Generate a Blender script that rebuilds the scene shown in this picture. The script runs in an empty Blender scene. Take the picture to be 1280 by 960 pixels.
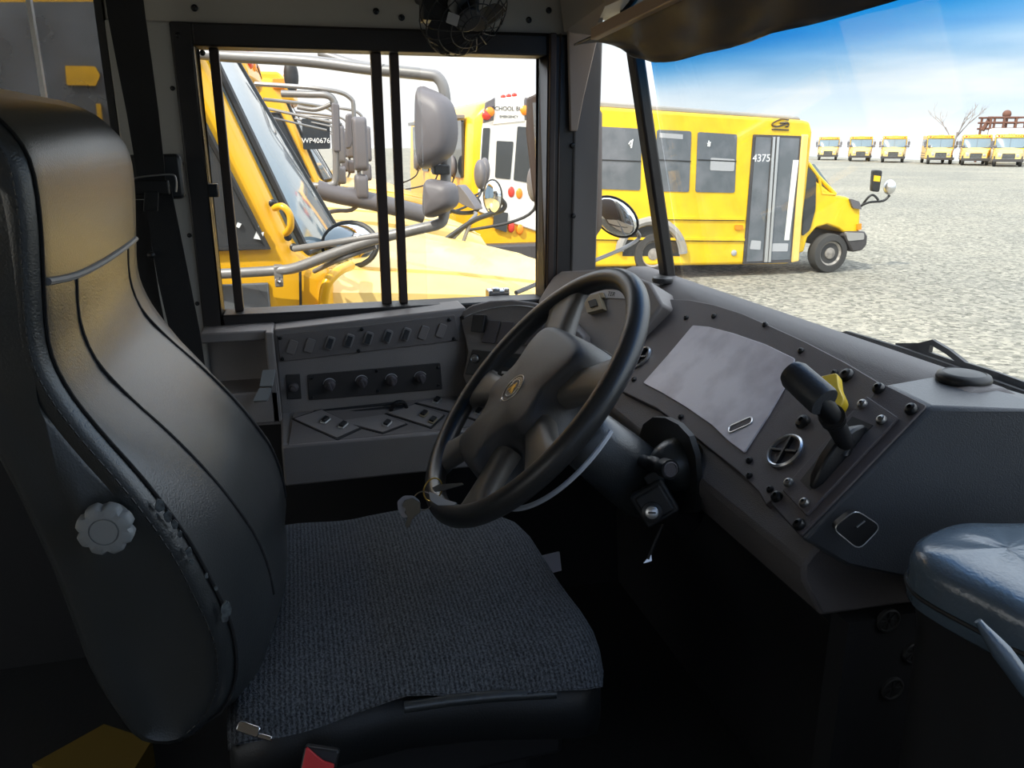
import bpy, bmesh, math, random
from mathutils import Vector, Matrix, noise
V = Vector
sc = bpy.context.scene
COL = sc.collection
random.seed(7)
PI = math.pi

# ------------------------------------------------------------------ camera
FPX, YAW, PITCH = 1000.0, math.radians(15), math.atan(0.3)
CAM = V((0, 0, 2.2))
CF = V((-math.cos(YAW) * math.cos(PITCH), math.sin(YAW) * math.cos(PITCH), -math.sin(PITCH)))
CR = V((math.sin(YAW), math.cos(YAW), 0))
CU = CR.cross(CF)
cd = bpy.data.cameras.new('camera'); co = bpy.data.objects.new('camera', cd); COL.objects.link(co)
cd.sensor_width = 36; cd.lens = 36 * FPX / 1280; cd.clip_start = 0.02; cd.clip_end = 2000
co.matrix_world = Matrix(((CR.x, CU.x, -CF.x, CAM.x), (CR.y, CU.y, -CF.y, CAM.y), (CR.z, CU.z, -CF.z, CAM.z), (0, 0, 0, 1)))
sc.camera = co

def ray(u, v): return CF * FPX + CR * (u - 640) + CU * (480 - v)
def PX(u, v, x):
    d = ray(u, v); return CAM + d * (x / d.x)
def PY(u, v, y):
    d = ray(u, v); return CAM + d * (y / d.y)
def PZ(u, v, z):
    d = ray(u, v); return CAM + d * ((z - CAM.z) / d.z)

class Fr:
    """a flat working plane in the place: origin o, axes e1 e2, normal n"""
    def __init__(s, o, n, e1=None):
        s.o = V(o); s.n = V(n).normalized()
        e1 = V(e1) if e1 else V((0, 0, 1)).cross(s.n)
        s.e1 = (e1 - s.n * e1.dot(s.n)).normalized(); s.e2 = s.n.cross(s.e1)
    def p(s, a, b, c=0): return s.o + s.e1 * a + s.e2 * b + s.n * c
    def px(s, u, v, off=0):
        d = ray(u, v); o = s.o + s.n * off
        return CAM + d * ((o - CAM).dot(s.n) / d.dot(s.n))
    def ab(s, u, v, off=0):
        q = s.px(u, v, off) - s.o; return (q.dot(s.e1), q.dot(s.e2))
    def at(s, a, b, c=0, rot=0):
        e1 = s.e1 * math.cos(rot) + s.e2 * math.sin(rot)
        return Fr(s.p(a, b, c), s.n, e1)

# ------------------------------------------------------------------ materials
def mat(name, c, rough=0.5, metal=0.0, c2=None, cscale=8.0, clo=0.4, chi=0.65, bump=0.0, bscale=200.0, coat=0.0, spec=0.5, alpha=None, detail=4.0, emit=None):
    m = bpy.data.materials.new(name); m.use_nodes = True
    nt = m.node_tree; b = nt.nodes['Principled BSDF']
    b.inputs['Base Color'].default_value = (*c, 1); b.inputs['Roughness'].default_value = rough
    b.inputs['Metallic'].default_value = metal; b.inputs['Specular IOR Level'].default_value = spec
    b.inputs['Coat Weight'].default_value = coat; b.inputs['Coat Roughness'].default_value = 0.08
    if emit:
        b.inputs['Emission Color'].default_value = (*emit[:3], 1); b.inputs['Emission Strength'].default_value = emit[3]
    if c2 or bump:
        tc = nt.nodes.new('ShaderNodeTexCoord')
    if c2:
        n = nt.nodes.new('ShaderNodeTexNoise'); n.inputs['Scale'].default_value = cscale; n.inputs['Detail'].default_value = detail
        nt.links.new(tc.outputs['Object'], n.inputs['Vector'])
        r = nt.nodes.new('ShaderNodeValToRGB'); r.color_ramp.elements[0].position = clo; r.color_ramp.elements[1].position = chi
        r.color_ramp.elements[0].color = (*c, 1); r.color_ramp.elements[1].color = (*c2, 1)
        nt.links.new(n.outputs['Fac'], r.inputs['Fac']); nt.links.new(r.outputs['Color'], b.inputs['Base Color'])
    if bump:
        n2 = nt.nodes.new('ShaderNodeTexNoise'); n2.inputs['Scale'].default_value = bscale; n2.inputs['Detail'].default_value = 2
        nt.links.new(tc.outputs['Object'], n2.inputs['Vector'])
        bp = nt.nodes.new('ShaderNodeBump'); bp.inputs['Strength'].default_value = bump; bp.inputs['Distance'].default_value = 0.002
        nt.links.new(n2.outputs['Fac'], bp.inputs['Height']); nt.links.new(bp.outputs['Normal'], b.inputs['Normal'])
    return m

def glass(name, tint=(0.95, 0.97, 0.97), gloss=1.0, band=None, dirt=None):
    m = bpy.data.materials.new(name); m.use_nodes = True; nt = m.node_tree
    for n in list(nt.nodes): nt.nodes.remove(n)
    out = nt.nodes.new('ShaderNodeOutputMaterial'); mx = nt.nodes.new('ShaderNodeMixShader')
    tr = nt.nodes.new('ShaderNodeBsdfTransparent'); gl = nt.nodes.new('ShaderNodeBsdfGlossy')
    tr.inputs['Color'].default_value = (*tint, 1); gl.inputs['Roughness'].default_value = 0.02
    gl.inputs['Color'].default_value = (gloss, gloss, gloss, 1)
    fr = nt.nodes.new('ShaderNodeFresnel')
    gg = nt.nodes.new('ShaderNodeNewGeometry'); mi = nt.nodes.new('ShaderNodeMapRange')      # same IOR seen from either face of the pane
    mi.inputs['To Min'].default_value = 1.45; mi.inputs['To Max'].default_value = 1 / 1.45
    nt.links.new(gg.outputs['Backfacing'], mi.inputs['Value']); nt.links.new(mi.outputs['Result'], fr.inputs['IOR'])
    nt.links.new(fr.outputs[0], mx.inputs[0]); nt.links.new(tr.outputs[0], mx.inputs[1]); nt.links.new(gl.outputs[0], mx.inputs[2])
    last = mx
    if band:                                     # tinted shade band along the top of the pane
        z0, z1, col = band
        g = nt.nodes.new('ShaderNodeNewGeometry'); sp = nt.nodes.new('ShaderNodeSeparateXYZ')
        nt.links.new(g.outputs['Position'], sp.inputs[0])
        mr = nt.nodes.new('ShaderNodeMapRange'); mr.inputs['From Min'].default_value = z0; mr.inputs['From Max'].default_value = z1
        mr.interpolation_type = 'SMOOTHSTEP'
        nt.links.new(sp.outputs['Z'], mr.inputs['Value'])
        mc = nt.nodes.new('ShaderNodeMix'); mc.data_type = 'RGBA'
        mc.inputs['A'].default_value = (*tint, 1); mc.inputs['B'].default_value = (*col, 1)
        nt.links.new(mr.outputs['Result'], mc.inputs['Factor']); nt.links.new(mc.outputs['Result'], tr.inputs['Color'])
    if dirt:
        amt, col = dirt
        df = nt.nodes.new('ShaderNodeBsdfDiffuse'); df.inputs['Color'].default_value = (*col, 1)
        m2 = nt.nodes.new('ShaderNodeMixShader'); tc = nt.nodes.new('ShaderNodeTexCoord')
        nz = nt.nodes.new('ShaderNodeTexNoise'); nz.inputs['Scale'].default_value = 6; nz.inputs['Detail'].default_value = 6
        nt.links.new(tc.outputs['Object'], nz.inputs['Vector'])
        ml = nt.nodes.new('ShaderNodeMath'); ml.operation = 'MULTIPLY'; ml.inputs[1].default_value = amt
        nt.links.new(nz.outputs['Fac'], ml.inputs[0]); nt.links.new(ml.outputs[0], m2.inputs[0])
        nt.links.new(last.outputs[0], m2.inputs[1]); nt.links.new(df.outputs[0], m2.inputs[2]); last = m2
    nt.links.new(last.outputs[0], out.inputs[0])
    return m

M = {}
M['vinyl'] = mat('black_vinyl', (0.026, 0.029, 0.030), 0.32, bump=0.22, bscale=420, c2=(0.034, 0.037, 0.038), cscale=5, spec=1.0)
M['seam'] = mat('seam_thread', (0.006, 0.006, 0.007), 0.8)
M['piping'] = mat('grey_piping', (0.30, 0.30, 0.30), 0.55)
M['worn'] = mat('worn_vinyl', (0.12, 0.14, 0.145), 0.7, c2=(0.04, 0.045, 0.05), cscale=150)
M['knob'] = mat('grey_knob_plastic', (0.27, 0.28, 0.28), 0.5, bump=0.1)
M['plastic'] = mat('charcoal_plastic', (0.21, 0.188, 0.176), 0.52, bump=0.35, bscale=700, c2=(0.235, 0.21, 0.197), cscale=6)
M['plastic2'] = mat('dash_moulding', (0.125, 0.114, 0.114), 0.55, bump=0.35, bscale=600, c2=(0.145, 0.132, 0.131), cscale=5)
M['panel'] = mat('panel_plastic', (0.098, 0.085, 0.088), 0.5, bump=0.3, bscale=900)
M['black'] = mat('black_plastic', (0.012, 0.012, 0.013), 0.4)
M['rubber'] = mat('black_rubber', (0.015, 0.015, 0.016), 0.65, bump=0.2)
M['wheel'] = mat('steering_polyurethane', (0.034, 0.034, 0.034), 0.34, bump=0.15, bscale=500, spec=0.55)
M['wheelpad'] = mat('steering_pad', (0.078, 0.077, 0.078), 0.42, bump=0.4, bscale=900)
M['spoke'] = mat('steering_arm', (0.14, 0.132, 0.122), 0.42)
M['screw'] = mat('dark_screw', (0.05, 0.05, 0.05), 0.35, 0.8)
M['chrome'] = mat('chrome', (0.75, 0.76, 0.78), 0.15, 1.0)
M['steel'] = mat('worn_steel', (0.45, 0.44, 0.42), 0.38, 1.0, c2=(0.3, 0.29, 0.28), cscale=30)
M['brass'] = mat('gold_metal', (0.75, 0.52, 0.12), 0.3, 0.8)
M['silver'] = mat('silver_ring', (0.7, 0.7, 0.7), 0.3, 0.9)
M['white'] = mat('white_plastic', (0.72, 0.75, 0.8), 0.5)
M['paper'] = mat('pale_card', (0.82, 0.82, 0.95), 0.7)
M['dimyellow'] = mat('dull_yellow_paint', (0.16, 0.10, 0.012), 0.6)  # yellow base colour kept dark and brownish
M['bezel'] = mat('switch_bezel', (0.24, 0.225, 0.215), 0.45)
M['key'] = mat('dark_key_metal', (0.16, 0.15, 0.13), 0.4, 0.9)
M['grille'] = mat('dark_grille_plastic', (0.03, 0.03, 0.03), 0.5)
M['doorglass'] = glass('tinted_door_glass', (0.42, 0.47, 0.54))
M['boxblack'] = mat('blueblack_moulding', (0.050, 0.056, 0.066), 0.36, bump=0.3, bscale=600, c2=(0.06, 0.066, 0.078), cscale=5, spec=0.6)
M['console'] = mat('console_moulding', (0.24, 0.216, 0.202), 0.5, bump=0.35, bscale=600, c2=(0.27, 0.242, 0.227), cscale=5)
M['conpanel'] = mat('console_panel', (0.175, 0.155, 0.145), 0.5, bump=0.3, bscale=900)
M['heater'] = mat('heater_panel_black', (0.045, 0.041, 0.039), 0.5)
M['cushside'] = mat('dark_cushion_side', (0.009, 0.010, 0.011), 0.45, bump=0.2, bscale=400)
M['handle'] = mat('worn_black_handle', (0.045, 0.047, 0.052), 0.42, bump=0.2)
M['tag'] = mat('pale_key_tag', (0.55, 0.50, 0.50), 0.5)
M['red'] = mat('red_plastic', (0.6, 0.03, 0.03), 0.4)
M['yellowknob'] = mat('yellow_plastic', (0.75, 0.52, 0.02), 0.4)
M['blank'] = mat('scuffed_grey_plate', (0.64, 0.60, 0.64), 0.33, c2=(0.42, 0.38, 0.42), cscale=14, clo=0.45, chi=0.72, detail=8, bump=0.1, bscale=80)
M['label'] = mat('label_plate', (0.42, 0.42, 0.43), 0.45)
M['letter'] = mat('dark_lettering', (0.02, 0.02, 0.02), 0.6)
M['tan'] = mat('tan_connector', (0.30, 0.24, 0.15), 0.5)
M['frame'] = mat('black_window_frame', (0.022, 0.019, 0.018), 0.45, bump=0.1)
M['pillar'] = mat('grey_pillar_paint', (0.15, 0.14, 0.135), 0.55)
M['wall'] = mat('cab_wall_paint', (0.42, 0.38, 0.33), 0.55, bump=0.1, bscale=120)
M['bpost'] = mat('pale_post_paint', (0.42, 0.41, 0.38), 0.5)
M['ceil'] = mat('ceiling_paint', (0.46, 0.43, 0.375), 0.5)
M['floor'] = mat('black_floor_rubber', (0.012, 0.012, 0.012), 0.75, bump=0.4, bscale=90)
M['darkwall'] = mat('dark_lining_and_shade', (0.011, 0.011, 0.012), 0.7)  # dark lining; also paints the shade low on wall and dash
M['web'] = mat('black_webbing', (0.010, 0.010, 0.011), 0.8, bump=0.5, bscale=900)
M['beltplastic'] = mat('belt_guide_plastic', (0.03, 0.03, 0.031), 0.35)
M['shade'] = mat('vinyl_shade', (0.07, 0.08, 0.10), 0.42, c2=(0.10, 0.105, 0.12), cscale=9, spec=0.15)
M['rail'] = mat('tan_rail', (0.36, 0.28, 0.22), 0.5)
M['pad'] = mat('blueblack_vinyl', (0.09, 0.13, 0.175), 0.22, bump=0.2, bscale=220, c2=(0.13, 0.175, 0.22), cscale=6, spec=1.0)
# fabric: ribbed tweed
def fabric():
    m = mat('tweed_fabric', (0.03, 0.034, 0.042), 0.95)
    nt = m.node_tree; b = nt.nodes['Principled BSDF']; tc = nt.nodes.new('ShaderNodeTexCoord')
    w = nt.nodes.new('ShaderNodeTexWave'); w.inputs['Scale'].default_value = 46; w.inputs['Distortion'].default_value = 3.0; w.inputs['Detail'].default_value = 3; w.inputs['Detail Scale'].default_value = 4
    w.bands_direction = 'Y'
    n = nt.nodes.new('ShaderNodeTexNoise'); n.inputs['Scale'].default_value = 330; n.inputs['Detail'].default_value = 3
    n.inputs['Roughness'].default_value = 0.7
    mm = nt.nodes.new('ShaderNodeMath'); mm.operation = 'MULTIPLY_ADD'; mm.inputs[1].default_value = 0.17
    r = nt.nodes.new('ShaderNodeValToRGB')
    r.color_ramp.elements[0].position = 0.42; r.color_ramp.elements[0].color = (0.012, 0.014, 0.017, 1)
    r.color_ramp.elements[1].position = 0.78; r.color_ramp.elements[1].color = (0.13, 0.142, 0.158, 1)
    nt.links.new(tc.outputs['Object'], w.inputs['Vector']); nt.links.new(tc.outputs['Object'], n.inputs['Vector'])
    nt.links.new(w.outputs['Fac'], mm.inputs[0]); nt.links.new(n.outputs['Fac'], mm.inputs[2])
    nt.links.new(mm.outputs[0], r.inputs['Fac']); nt.links.new(r.outputs['Color'], b.inputs['Base Color'])
    bp = nt.nodes.new('ShaderNodeBump'); bp.inputs['Strength'].default_value = 0.8; bp.inputs['Distance'].default_value = 0.004
    nt.links.new(mm.outputs[0], bp.inputs['Height']); nt.links.new(bp.outputs['Normal'], b.inputs['Normal'])
    return m
M['fabric'] = fabric()
# outside
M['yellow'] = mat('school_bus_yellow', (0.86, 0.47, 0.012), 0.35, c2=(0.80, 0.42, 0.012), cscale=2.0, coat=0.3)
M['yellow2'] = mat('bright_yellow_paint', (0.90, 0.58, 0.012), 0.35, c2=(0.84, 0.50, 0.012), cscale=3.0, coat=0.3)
M['yellowpale'] = mat('faded_and_glare_yellow', (0.88, 0.60, 0.16), 0.4, c2=(0.9, 0.66, 0.25), cscale=1.5, coat=0.2)  # faded hoods; also paints sun glare on the nearest bus's hood
M['whiteroof'] = mat('white_paint_and_glare', (0.80, 0.78, 0.72), 0.4)  # white paint; also paints sun glare on the rear bus panel
M['bumper'] = mat('dark_bumper', (0.06, 0.055, 0.055), 0.5)
M['dkglass'] = mat('dark_bus_glass', (0.035, 0.04, 0.045), 0.06, spec=0.8)
M['midglass'] = mat('grey_bus_glass', (0.11, 0.125, 0.14), 0.1, spec=0.7, c2=(0.17, 0.18, 0.2), cscale=2.5)
M['wsglass'] = mat('bus_windshield_glass', (0.16, 0.22, 0.26), 0.06, spec=1.0)
M['paleglass'] = mat('pale_windshield', (0.08, 0.11, 0.12), 0.15, spec=0.6)
M['trimblack'] = mat('black_trim', (0.02, 0.02, 0.02), 0.5)
M['greymetal'] = mat('grey_tube_paint', (0.23, 0.225, 0.22), 0.4, 0.3)
M['mirrorback'] = mat('grey_mirror_shell', (0.13, 0.122, 0.13), 0.5, bump=0.2)
M['mirrorglass'] = mat('mirror_glass', (0.75, 0.78, 0.8), 0.03, 1.0)
M['amber'] = mat('amber_lens', (0.9, 0.28, 0.02), 0.25)
M['redlens'] = mat('red_lens', (0.65, 0.05, 0.03), 0.25)
M['tyre'] = mat('tyre_rubber', (0.05, 0.048, 0.045), 0.85, bump=0.3, bscale=40)
M['rim'] = mat('dusty_wheel_rim', (0.35, 0.32, 0.28), 0.55, 0.3, c2=(0.2, 0.18, 0.16), cscale=14)
M['arch'] = mat('grey_wheel_arch', (0.32, 0.31, 0.29), 0.6)
M['browntrim'] = mat('brown_black_trim', (0.05, 0.032, 0.024), 0.5)
M['rust'] = mat('rusty_steel', (0.16, 0.07, 0.045), 0.8)
M['bark'] = mat('grey_bark', (0.30, 0.26, 0.24), 0.9)
M['seat_in'] = mat('brown_bus_seat', (0.20, 0.09, 0.045), 0.6)
M['marker'] = mat('white_paint_marker', (0.85, 0.87, 0.88), 0.6)
M['clear'] = glass('clear_glass', (0.97, 0.975, 0.97))
M['dirty'] = glass('dusty_tinted_glass', (0.70, 0.70, 0.70), dirt=(0.75, (0.34, 0.32, 0.30)))
M['windshield'] = glass('windshield_glass', (0.93, 0.955, 0.965), band=(2.275, 2.405, (0.01, 0.42, 0.74)))

# ------------------------------------------------------------------ object helpers
def setp(o, label=None, cat=None, group=None, kind=None):
    if label: o['label'] = label
    if cat: o['category'] = cat
    if group: o['group'] = group
    if kind: o['kind'] = kind
    return o
def org(o):
    r = V((0, 0, 0))
    while o is not None:
        r += o.location; o = o.parent
    return r
def thing(name, label, cat, loc, group=None, kind=None):
    o = bpy.data.objects.new(name, None); COL.objects.link(o); o.location = V(loc); o.empty_display_size = 0.05
    return setp(o, label, cat, group, kind)
def obj(name, bm, m, parent=None, label=None, cat=None, group=None, kind=None, smooth=42, bevel=0, seg=2, sub=0, origin=None):
    base = org(parent) if parent else (V(origin) if origin is not None else V((0, 0, 0)))
    bmesh.ops.remove_doubles(bm, verts=bm.verts, dist=1e-6)
    bmesh.ops.recalc_face_normals(bm, faces=bm.faces)
    for v in bm.verts: v.co -= base
    if smooth:
        lim = math.radians(smooth)
        for f in bm.faces: f.smooth = True
        for e in bm.edges:
            if len(e.link_faces) == 2:
                e.smooth = e.calc_face_angle(0) < lim
    me = bpy.data.meshes.new(name); bm.to_mesh(me); bm.free()
    me.materials.append(M[m] if isinstance(m, str) else m)
    o = bpy.data.objects.new(name, me); COL.objects.link(o)
    if parent: o.parent = parent
    else: o.location = base
    if bevel:
        b = o.modifiers.new('bevel', 'BEVEL'); b.width = bevel; b.segments = seg; b.limit_method = 'ANGLE'; b.angle_limit = math.radians(35)
        b.harden_normals = False
    if sub:
        s = o.modifiers.new('sub', 'SUBSURF'); s.levels = sub; s.render_levels = sub
    return setp(o, label, cat, group, kind)

def NB(): return bmesh.new()
def prism(bm, pts, vec):
    """solid from a polygon of points pushed along vec"""
    pts = [V(p) for p in pts]; vec = V(vec)
    a = [bm.verts.new(p) for p in pts]; b = [bm.verts.new(p + vec) for p in pts]
    n = len(pts)
    bm.faces.new(a[::-1]); bm.faces.new(b)
    for i in range(n): bm.faces.new((a[i], a[(i + 1) % n], b[(i + 1) % n], b[i]))
    return bm
def loft(bm, rings, caps=True, closed=True):
    R = [[bm.verts.new(V(p)) for p in r] for r in rings]
    n = len(R[0])
    for i in range(len(R) - 1):
        for j in range(n if closed else n - 1):
            k = (j + 1) % n
            bm.faces.new((R[i][j], R[i][k], R[i + 1][k], R[i + 1][j]))
    if caps and closed:
        bm.faces.new(R[0][::-1]); bm.faces.new(R[-1])
    return bm
def box(bm, c, h, ax=None):
    c = V(c); e = ax or (V((1, 0, 0)), V((0, 1, 0)), V((0, 0, 1)))
    q = [c + e[0] * (h[0] * a) + e[1] * (h[1] * b) - e[2] * h[2] for a, b in ((-1, -1), (1, -1), (1, 1), (-1, 1))]
    return prism(bm, q, e[2] * (2 * h[2]))
def bx(bm, x0, x1, y0, y1, z0, z1):
    return box(bm, ((x0 + x1) / 2, (y0 + y1) / 2, (z0 + z1) / 2), (abs(x1 - x0) / 2, abs(y1 - y0) / 2, abs(z1 - z0) / 2))
def tube(bm, pts, r, seg=10, closed=False):
    pts = [V(p) for p in pts]; n = len(pts); rs = r if isinstance(r, (list, tuple)) else [r] * n
    def tan(i):
        if closed: return (pts[(i + 1) % n] - pts[i - 1]).normalized()
        return (pts[min(i + 1, n - 1)] - pts[max(i - 1, 0)]).normalized()
    t = tan(0); u = t.orthogonal().normalized(); rings = []
    for i in range(n):
        t = tan(i); u = (u - t * u.dot(t))
        u = u.normalized() if u.length > 1e-6 else t.orthogonal().normalized()
        w = t.cross(u)
        rings.append([pts[i] + (u * math.cos(a) + w * math.sin(a)) * rs[i] for a in [2 * PI * k / seg for k in range(seg)]])
    if closed: rings.append(rings[0])
    return loft(bm, rings, caps=not closed)
def lathe(bm, o, n, prof, seg=24, e1=None):
    """prof: list of (radius, height along n)"""
    o = V(o); n = V(n).normalized(); u = (V(e1) if e1 else n.orthogonal()).normalized(); u = (u - n * u.dot(n)).normalized(); w = n.cross(u)
    rings = [[o + n * h + (u * math.cos(a) + w * math.sin(a)) * max(r, 1e-5) for a in [2 * PI * k / seg for k in range(seg)]] for r, h in prof]
    return loft(bm, rings)
def ball(bm, c, rx, ry=None, rz=None, ax=None, seg=20, lo=-90, hi=90):
    ry = ry or rx; rz = rz or rx; c = V(c); e = ax or (V((1, 0, 0)), V((0, 1, 0)), V((0, 0, 1)))
    rings = []
    for i in range(11):
        t = math.radians(lo + (hi - lo) * i / 10); cr = max(math.cos(t), 1e-4)
        rings.append([c + e[0] * (rx * cr * math.cos(a)) + e[1] * (ry * cr * math.sin(a)) + e[2] * (rz * math.sin(t)) for a in [2 * PI * k / seg for k in range(seg)]])
    return loft(bm, rings)
def spl(pts, k=6, closed=False):
    """Catmull-Rom through the points"""
    P = [V(p) if len(p) == 3 else V((p[0], p[1], 0)) for p in pts]; n = len(P); out = []
    m = n if closed else n - 1
    for i in range(m):
        g = (lambda j: P[j % n]) if closed else (lambda j: P[max(0, min(n - 1, j))])
        a, b, c, d = g(i - 1), g(i), g(i + 1), g(i + 2)
        for s in range(k):
            t = s / k
            out.append(0.5 * ((2 * b) + (c - a) * t + (2 * a - 5 * b + 4 * c - d) * t * t + (3 * b - a - 3 * c + d) * t ** 3))
    if not closed: out.append(P[-1])
    return out
def rpoly(pts, r, k=4):
    """2-D polygon with rounded corners"""
    out = []; n = len(pts)
    for i in range(n):
        p = V((*pts[i], 0)); a = V((*pts[i - 1], 0)); b = V((*pts[(i + 1) % n], 0))
        da, db = a - p, b - p
        rr = min(r, da.length * 0.45, db.length * 0.45)
        p0 = p + da.normalized() * rr; p1 = p + db.normalized() * rr
        for s in range(k + 1):
            t = s / k; q = p0 * (1 - t) ** 2 + p * 2 * t * (1 - t) + p1 * t * t
            out.append((q.x, q.y))
    return out
def slab(bm, fr, poly, h0, h1):
    return prism(bm, [fr.p(a, b, h0) for a, b in poly], fr.n * (h1 - h0))
def slabpx(bm, fr, px, h0, h1, r=0.0):
    poly = [fr.ab(*p) for p in px]
    if r: poly = rpoly(poly, r)
    return slab(bm, fr, poly, h0, h1)
def rect(w, h, r=0.0):
    q = [(-w / 2, -h / 2), (w / 2, -h / 2), (w / 2, h / 2), (-w / 2, h / 2)]
    return rpoly(q, r) if r else q
def text(name, s, fr, size, m, parent=None, depth=0.0008, **kw):
    cu = bpy.data.curves.new(name, 'FONT'); cu.body = s; cu.size = size; cu.align_x = 'CENTER'; cu.align_y = 'CENTER'; cu.extrude = depth
    o = bpy.data.objects.new(name, cu); COL.objects.link(o)
    dg = bpy.context.evaluated_depsgraph_get(); me = bpy.data.meshes.new_from_object(o.evaluated_get(dg))
    bpy.data.objects.remove(o); bpy.data.curves.remove(cu)
    bm = NB(); bm.from_mesh(me); bpy.data.meshes.remove(me)
    for v in bm.verts: v.co = fr.p(v.co.x, v.co.y, v.co.z)
    return obj(name, bm, m, parent, smooth=0, **kw)
def screw(fr, a, b, parent, r=0.006, h=0.004, m='screw', name='screw', c=0):
    f = fr.at(a, b, c); bm = NB()
    lathe(bm, f.o, f.n, [(r, -0.002), (r, h * 0.3), (r * 0.8, h * 0.8), (r * 0.35, h), (r * 0.3, h * 0.45), (0.0, h * 0.45)], 12)
    return obj(name, bm, m, parent)
# ================================================================== THE CAB SHELL
W = -1.9                                   # inner face of the left side wall
FLOOR = 1.0
wy0, wy1, wz0, wz1 = -0.214, 0.715, 1.805, 2.437      # driver's window, outside of its black frame
iy0, iy1, iz0, iz1 = -0.172, 0.585, 1.832, 2.392     # clear opening
b = NB()
bx(b, W - .06, W, -4.0, 1.02, FLOOR, wz0)                       # below the sill
bx(b, W - .06, W, -4.0, -0.335, wz0, 2.15)                      # below the rear side window
bx(b, W - .06, W, -0.335, wy0, wz0, 2.75)                        # between the windows
bx(b, W - .06, W, -4.0, 0.71, 2.62, 2.75); bx(b, W - .06, W, -0.335, 0.71, wz1, 2.62)                        # header
bx(b, W - .06, W, -4.0, -2.2, 2.15, 2.75)
obj('wall_left', b, 'wall', kind='structure')
b = NB(); prism(b, [(W, wy0 - .12, 2.437), (W, .72, 2.437), (W, .72, 2.75), (W, wy0 - .12, 2.75)], (.012, 0, 0))
hdr = obj('trim_1', b, 'ceil', kind='structure', bevel=.003)
for u, v in ((243, 10), (470, 14), (502, 22), (661, 25), (686, 13)):
    q = PX(u, v, W + .012); f = Fr(q, (1, 0, 0)); screw(f, 0, 0, hdr, .007, .004, name='rivet')
b = NB(); bx(b, W, W + .022, -0.335, wy0 + .003, FLOOR + .3, 2.437)
post = obj('trim_2', b, 'bpost', kind='structure', bevel=.004)
for k in range(4):
    screw(Fr((W + .022, wy0 - .008, 1.86 + .15 * k), (1, 0, 0)), 0, 0, post, .005, .003, name='rivet')
b = NB(); bx(b, W - .06, .62, -4.0, 1.3, FLOOR - .05, FLOOR); obj('floor', b, 'floor', kind='structure')
b = NB(); bx(b, W - .06, .62, -4.06, 0.80, 2.75, 2.80); obj('ceiling', b, 'ceil', kind='structure')
b = NB(); bx(b, .56, .62, -4.0, -.35, FLOOR, 1.75); bx(b, .56, .62, -4.0, -.35, 2.62, 2.75); bx(b, .56, .62, -1.35, -.35, 1.75, 2.62); bx(b, .56, .62, -2.7, -2.6, 1.75, 2.62); bx(b, .56, .62, -4.0, -3.9, 1.75, 2.62); bx(b, .56, .62, .98, 1.3, FLOOR, 2.75); bx(b, .56, .62, -.35, .98, 2.6, 2.75); bx(b, .56, .62, -.35, .98, FLOOR, 1.12)
obj('wall_right', b, 'wall', kind='structure')
b = NB(); bx(b, W - .06, .62, -4.06, -4.0, FLOOR, 1.6); bx(b, W - .06, .62, -4.06, -4.0, 2.6, 2.75); bx(b, W - .06, W + .1, -4.06, -4.0, 1.6, 2.6); bx(b, .5, .62, -4.06, -4.0, 1.6, 2.6); obj('wall_back', b, 'wall', kind='structure')
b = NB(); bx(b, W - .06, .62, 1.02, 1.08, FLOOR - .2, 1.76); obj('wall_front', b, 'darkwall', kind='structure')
# entry door at the right with its panes
b = NB()
for y0, y1 in ((-.35, -.31), (.29, .34), (.94, .98)): bx(b, .575, .605, y0, y1, 1.12, 2.6)
bx(b, .575, .605, -.35, .98, 1.12, 1.50); bx(b, .575, .605, -.35, .98, 2.54, 2.6)
d1 = obj('door_1', b, 'frame', kind='structure')
b = NB(); bx(b, .588, .592, -.31, .29, 1.18, 2.54); bx(b, .588, .592, .34, .94, 1.18, 2.54); obj('door_pane', b, 'doorglass', d1)

w5 = thing('window_5', 'right side passenger windows', 'window', (.59, -2.6, 1.75), kind='structure')
for y0, y1 in ((-2.6, -1.35), (-3.9, -2.7)):
    b = NB(); bx(b, .588, .592, y0, y1, 1.75, 2.62); obj('window_pane', b, 'clear', w5)
b = NB(); bx(b, W + .1, .5, -4.032, -4.028, 1.6, 2.6); obj('window_6', b, 'clear', kind='structure')
# ------------------------------------------------ driver's side window
win = thing('window_1', 'black framed sliding window beside the driver seat', 'window', (W, .2, 1.83), kind='structure')
b = NB()
x0, x1 = W - .05, W + .03
bx(b, x0, x1, wy0, iy0, wz0, wz1); bx(b, x0, x1, iy1, wy1 - .06, wz0, wz1)
bx(b, x0, x1, iy0, iy1, wz0, iz0); bx(b, x0, x1, iy0, iy1, iz1, wz1)
obj('window_frame', b, 'frame', win, bevel=.004)
for u0, u1, v in ((261, 273, 68), (464, 477, 72), (488, 499, 73)):
    ya, yb = PX(u0, v, W).y, PX(u1, v, W).y
    b = NB(); bx(b, W - .03, W - .006, ya, yb, iz0, iz1); obj('mullion', b, 'browntrim', win, bevel=.002)
b = NB(); bx(b, W - .022, W - .019, iy0, .30, iz0, iz1); obj('window_pane', b, 'clear', win)
b = NB(); bx(b, W - .036, W - .033, .20, iy1, iz0, iz1); obj('window_pane', b, 'clear', win)
q = PX(266, 238, W + .01); b = NB(); bx(b, W - .01, W + .02, q.y - .011, q.y + .011, q.z - .014, q.z + .014); obj('window_latch', b, 'black', win, bevel=.002)
for u, v in ((222, 44), (253, 66)):
    screw(Fr(PX(u, v, W + .03), (1, 0, 0)), 0, 0, win, .006, .003)
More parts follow.
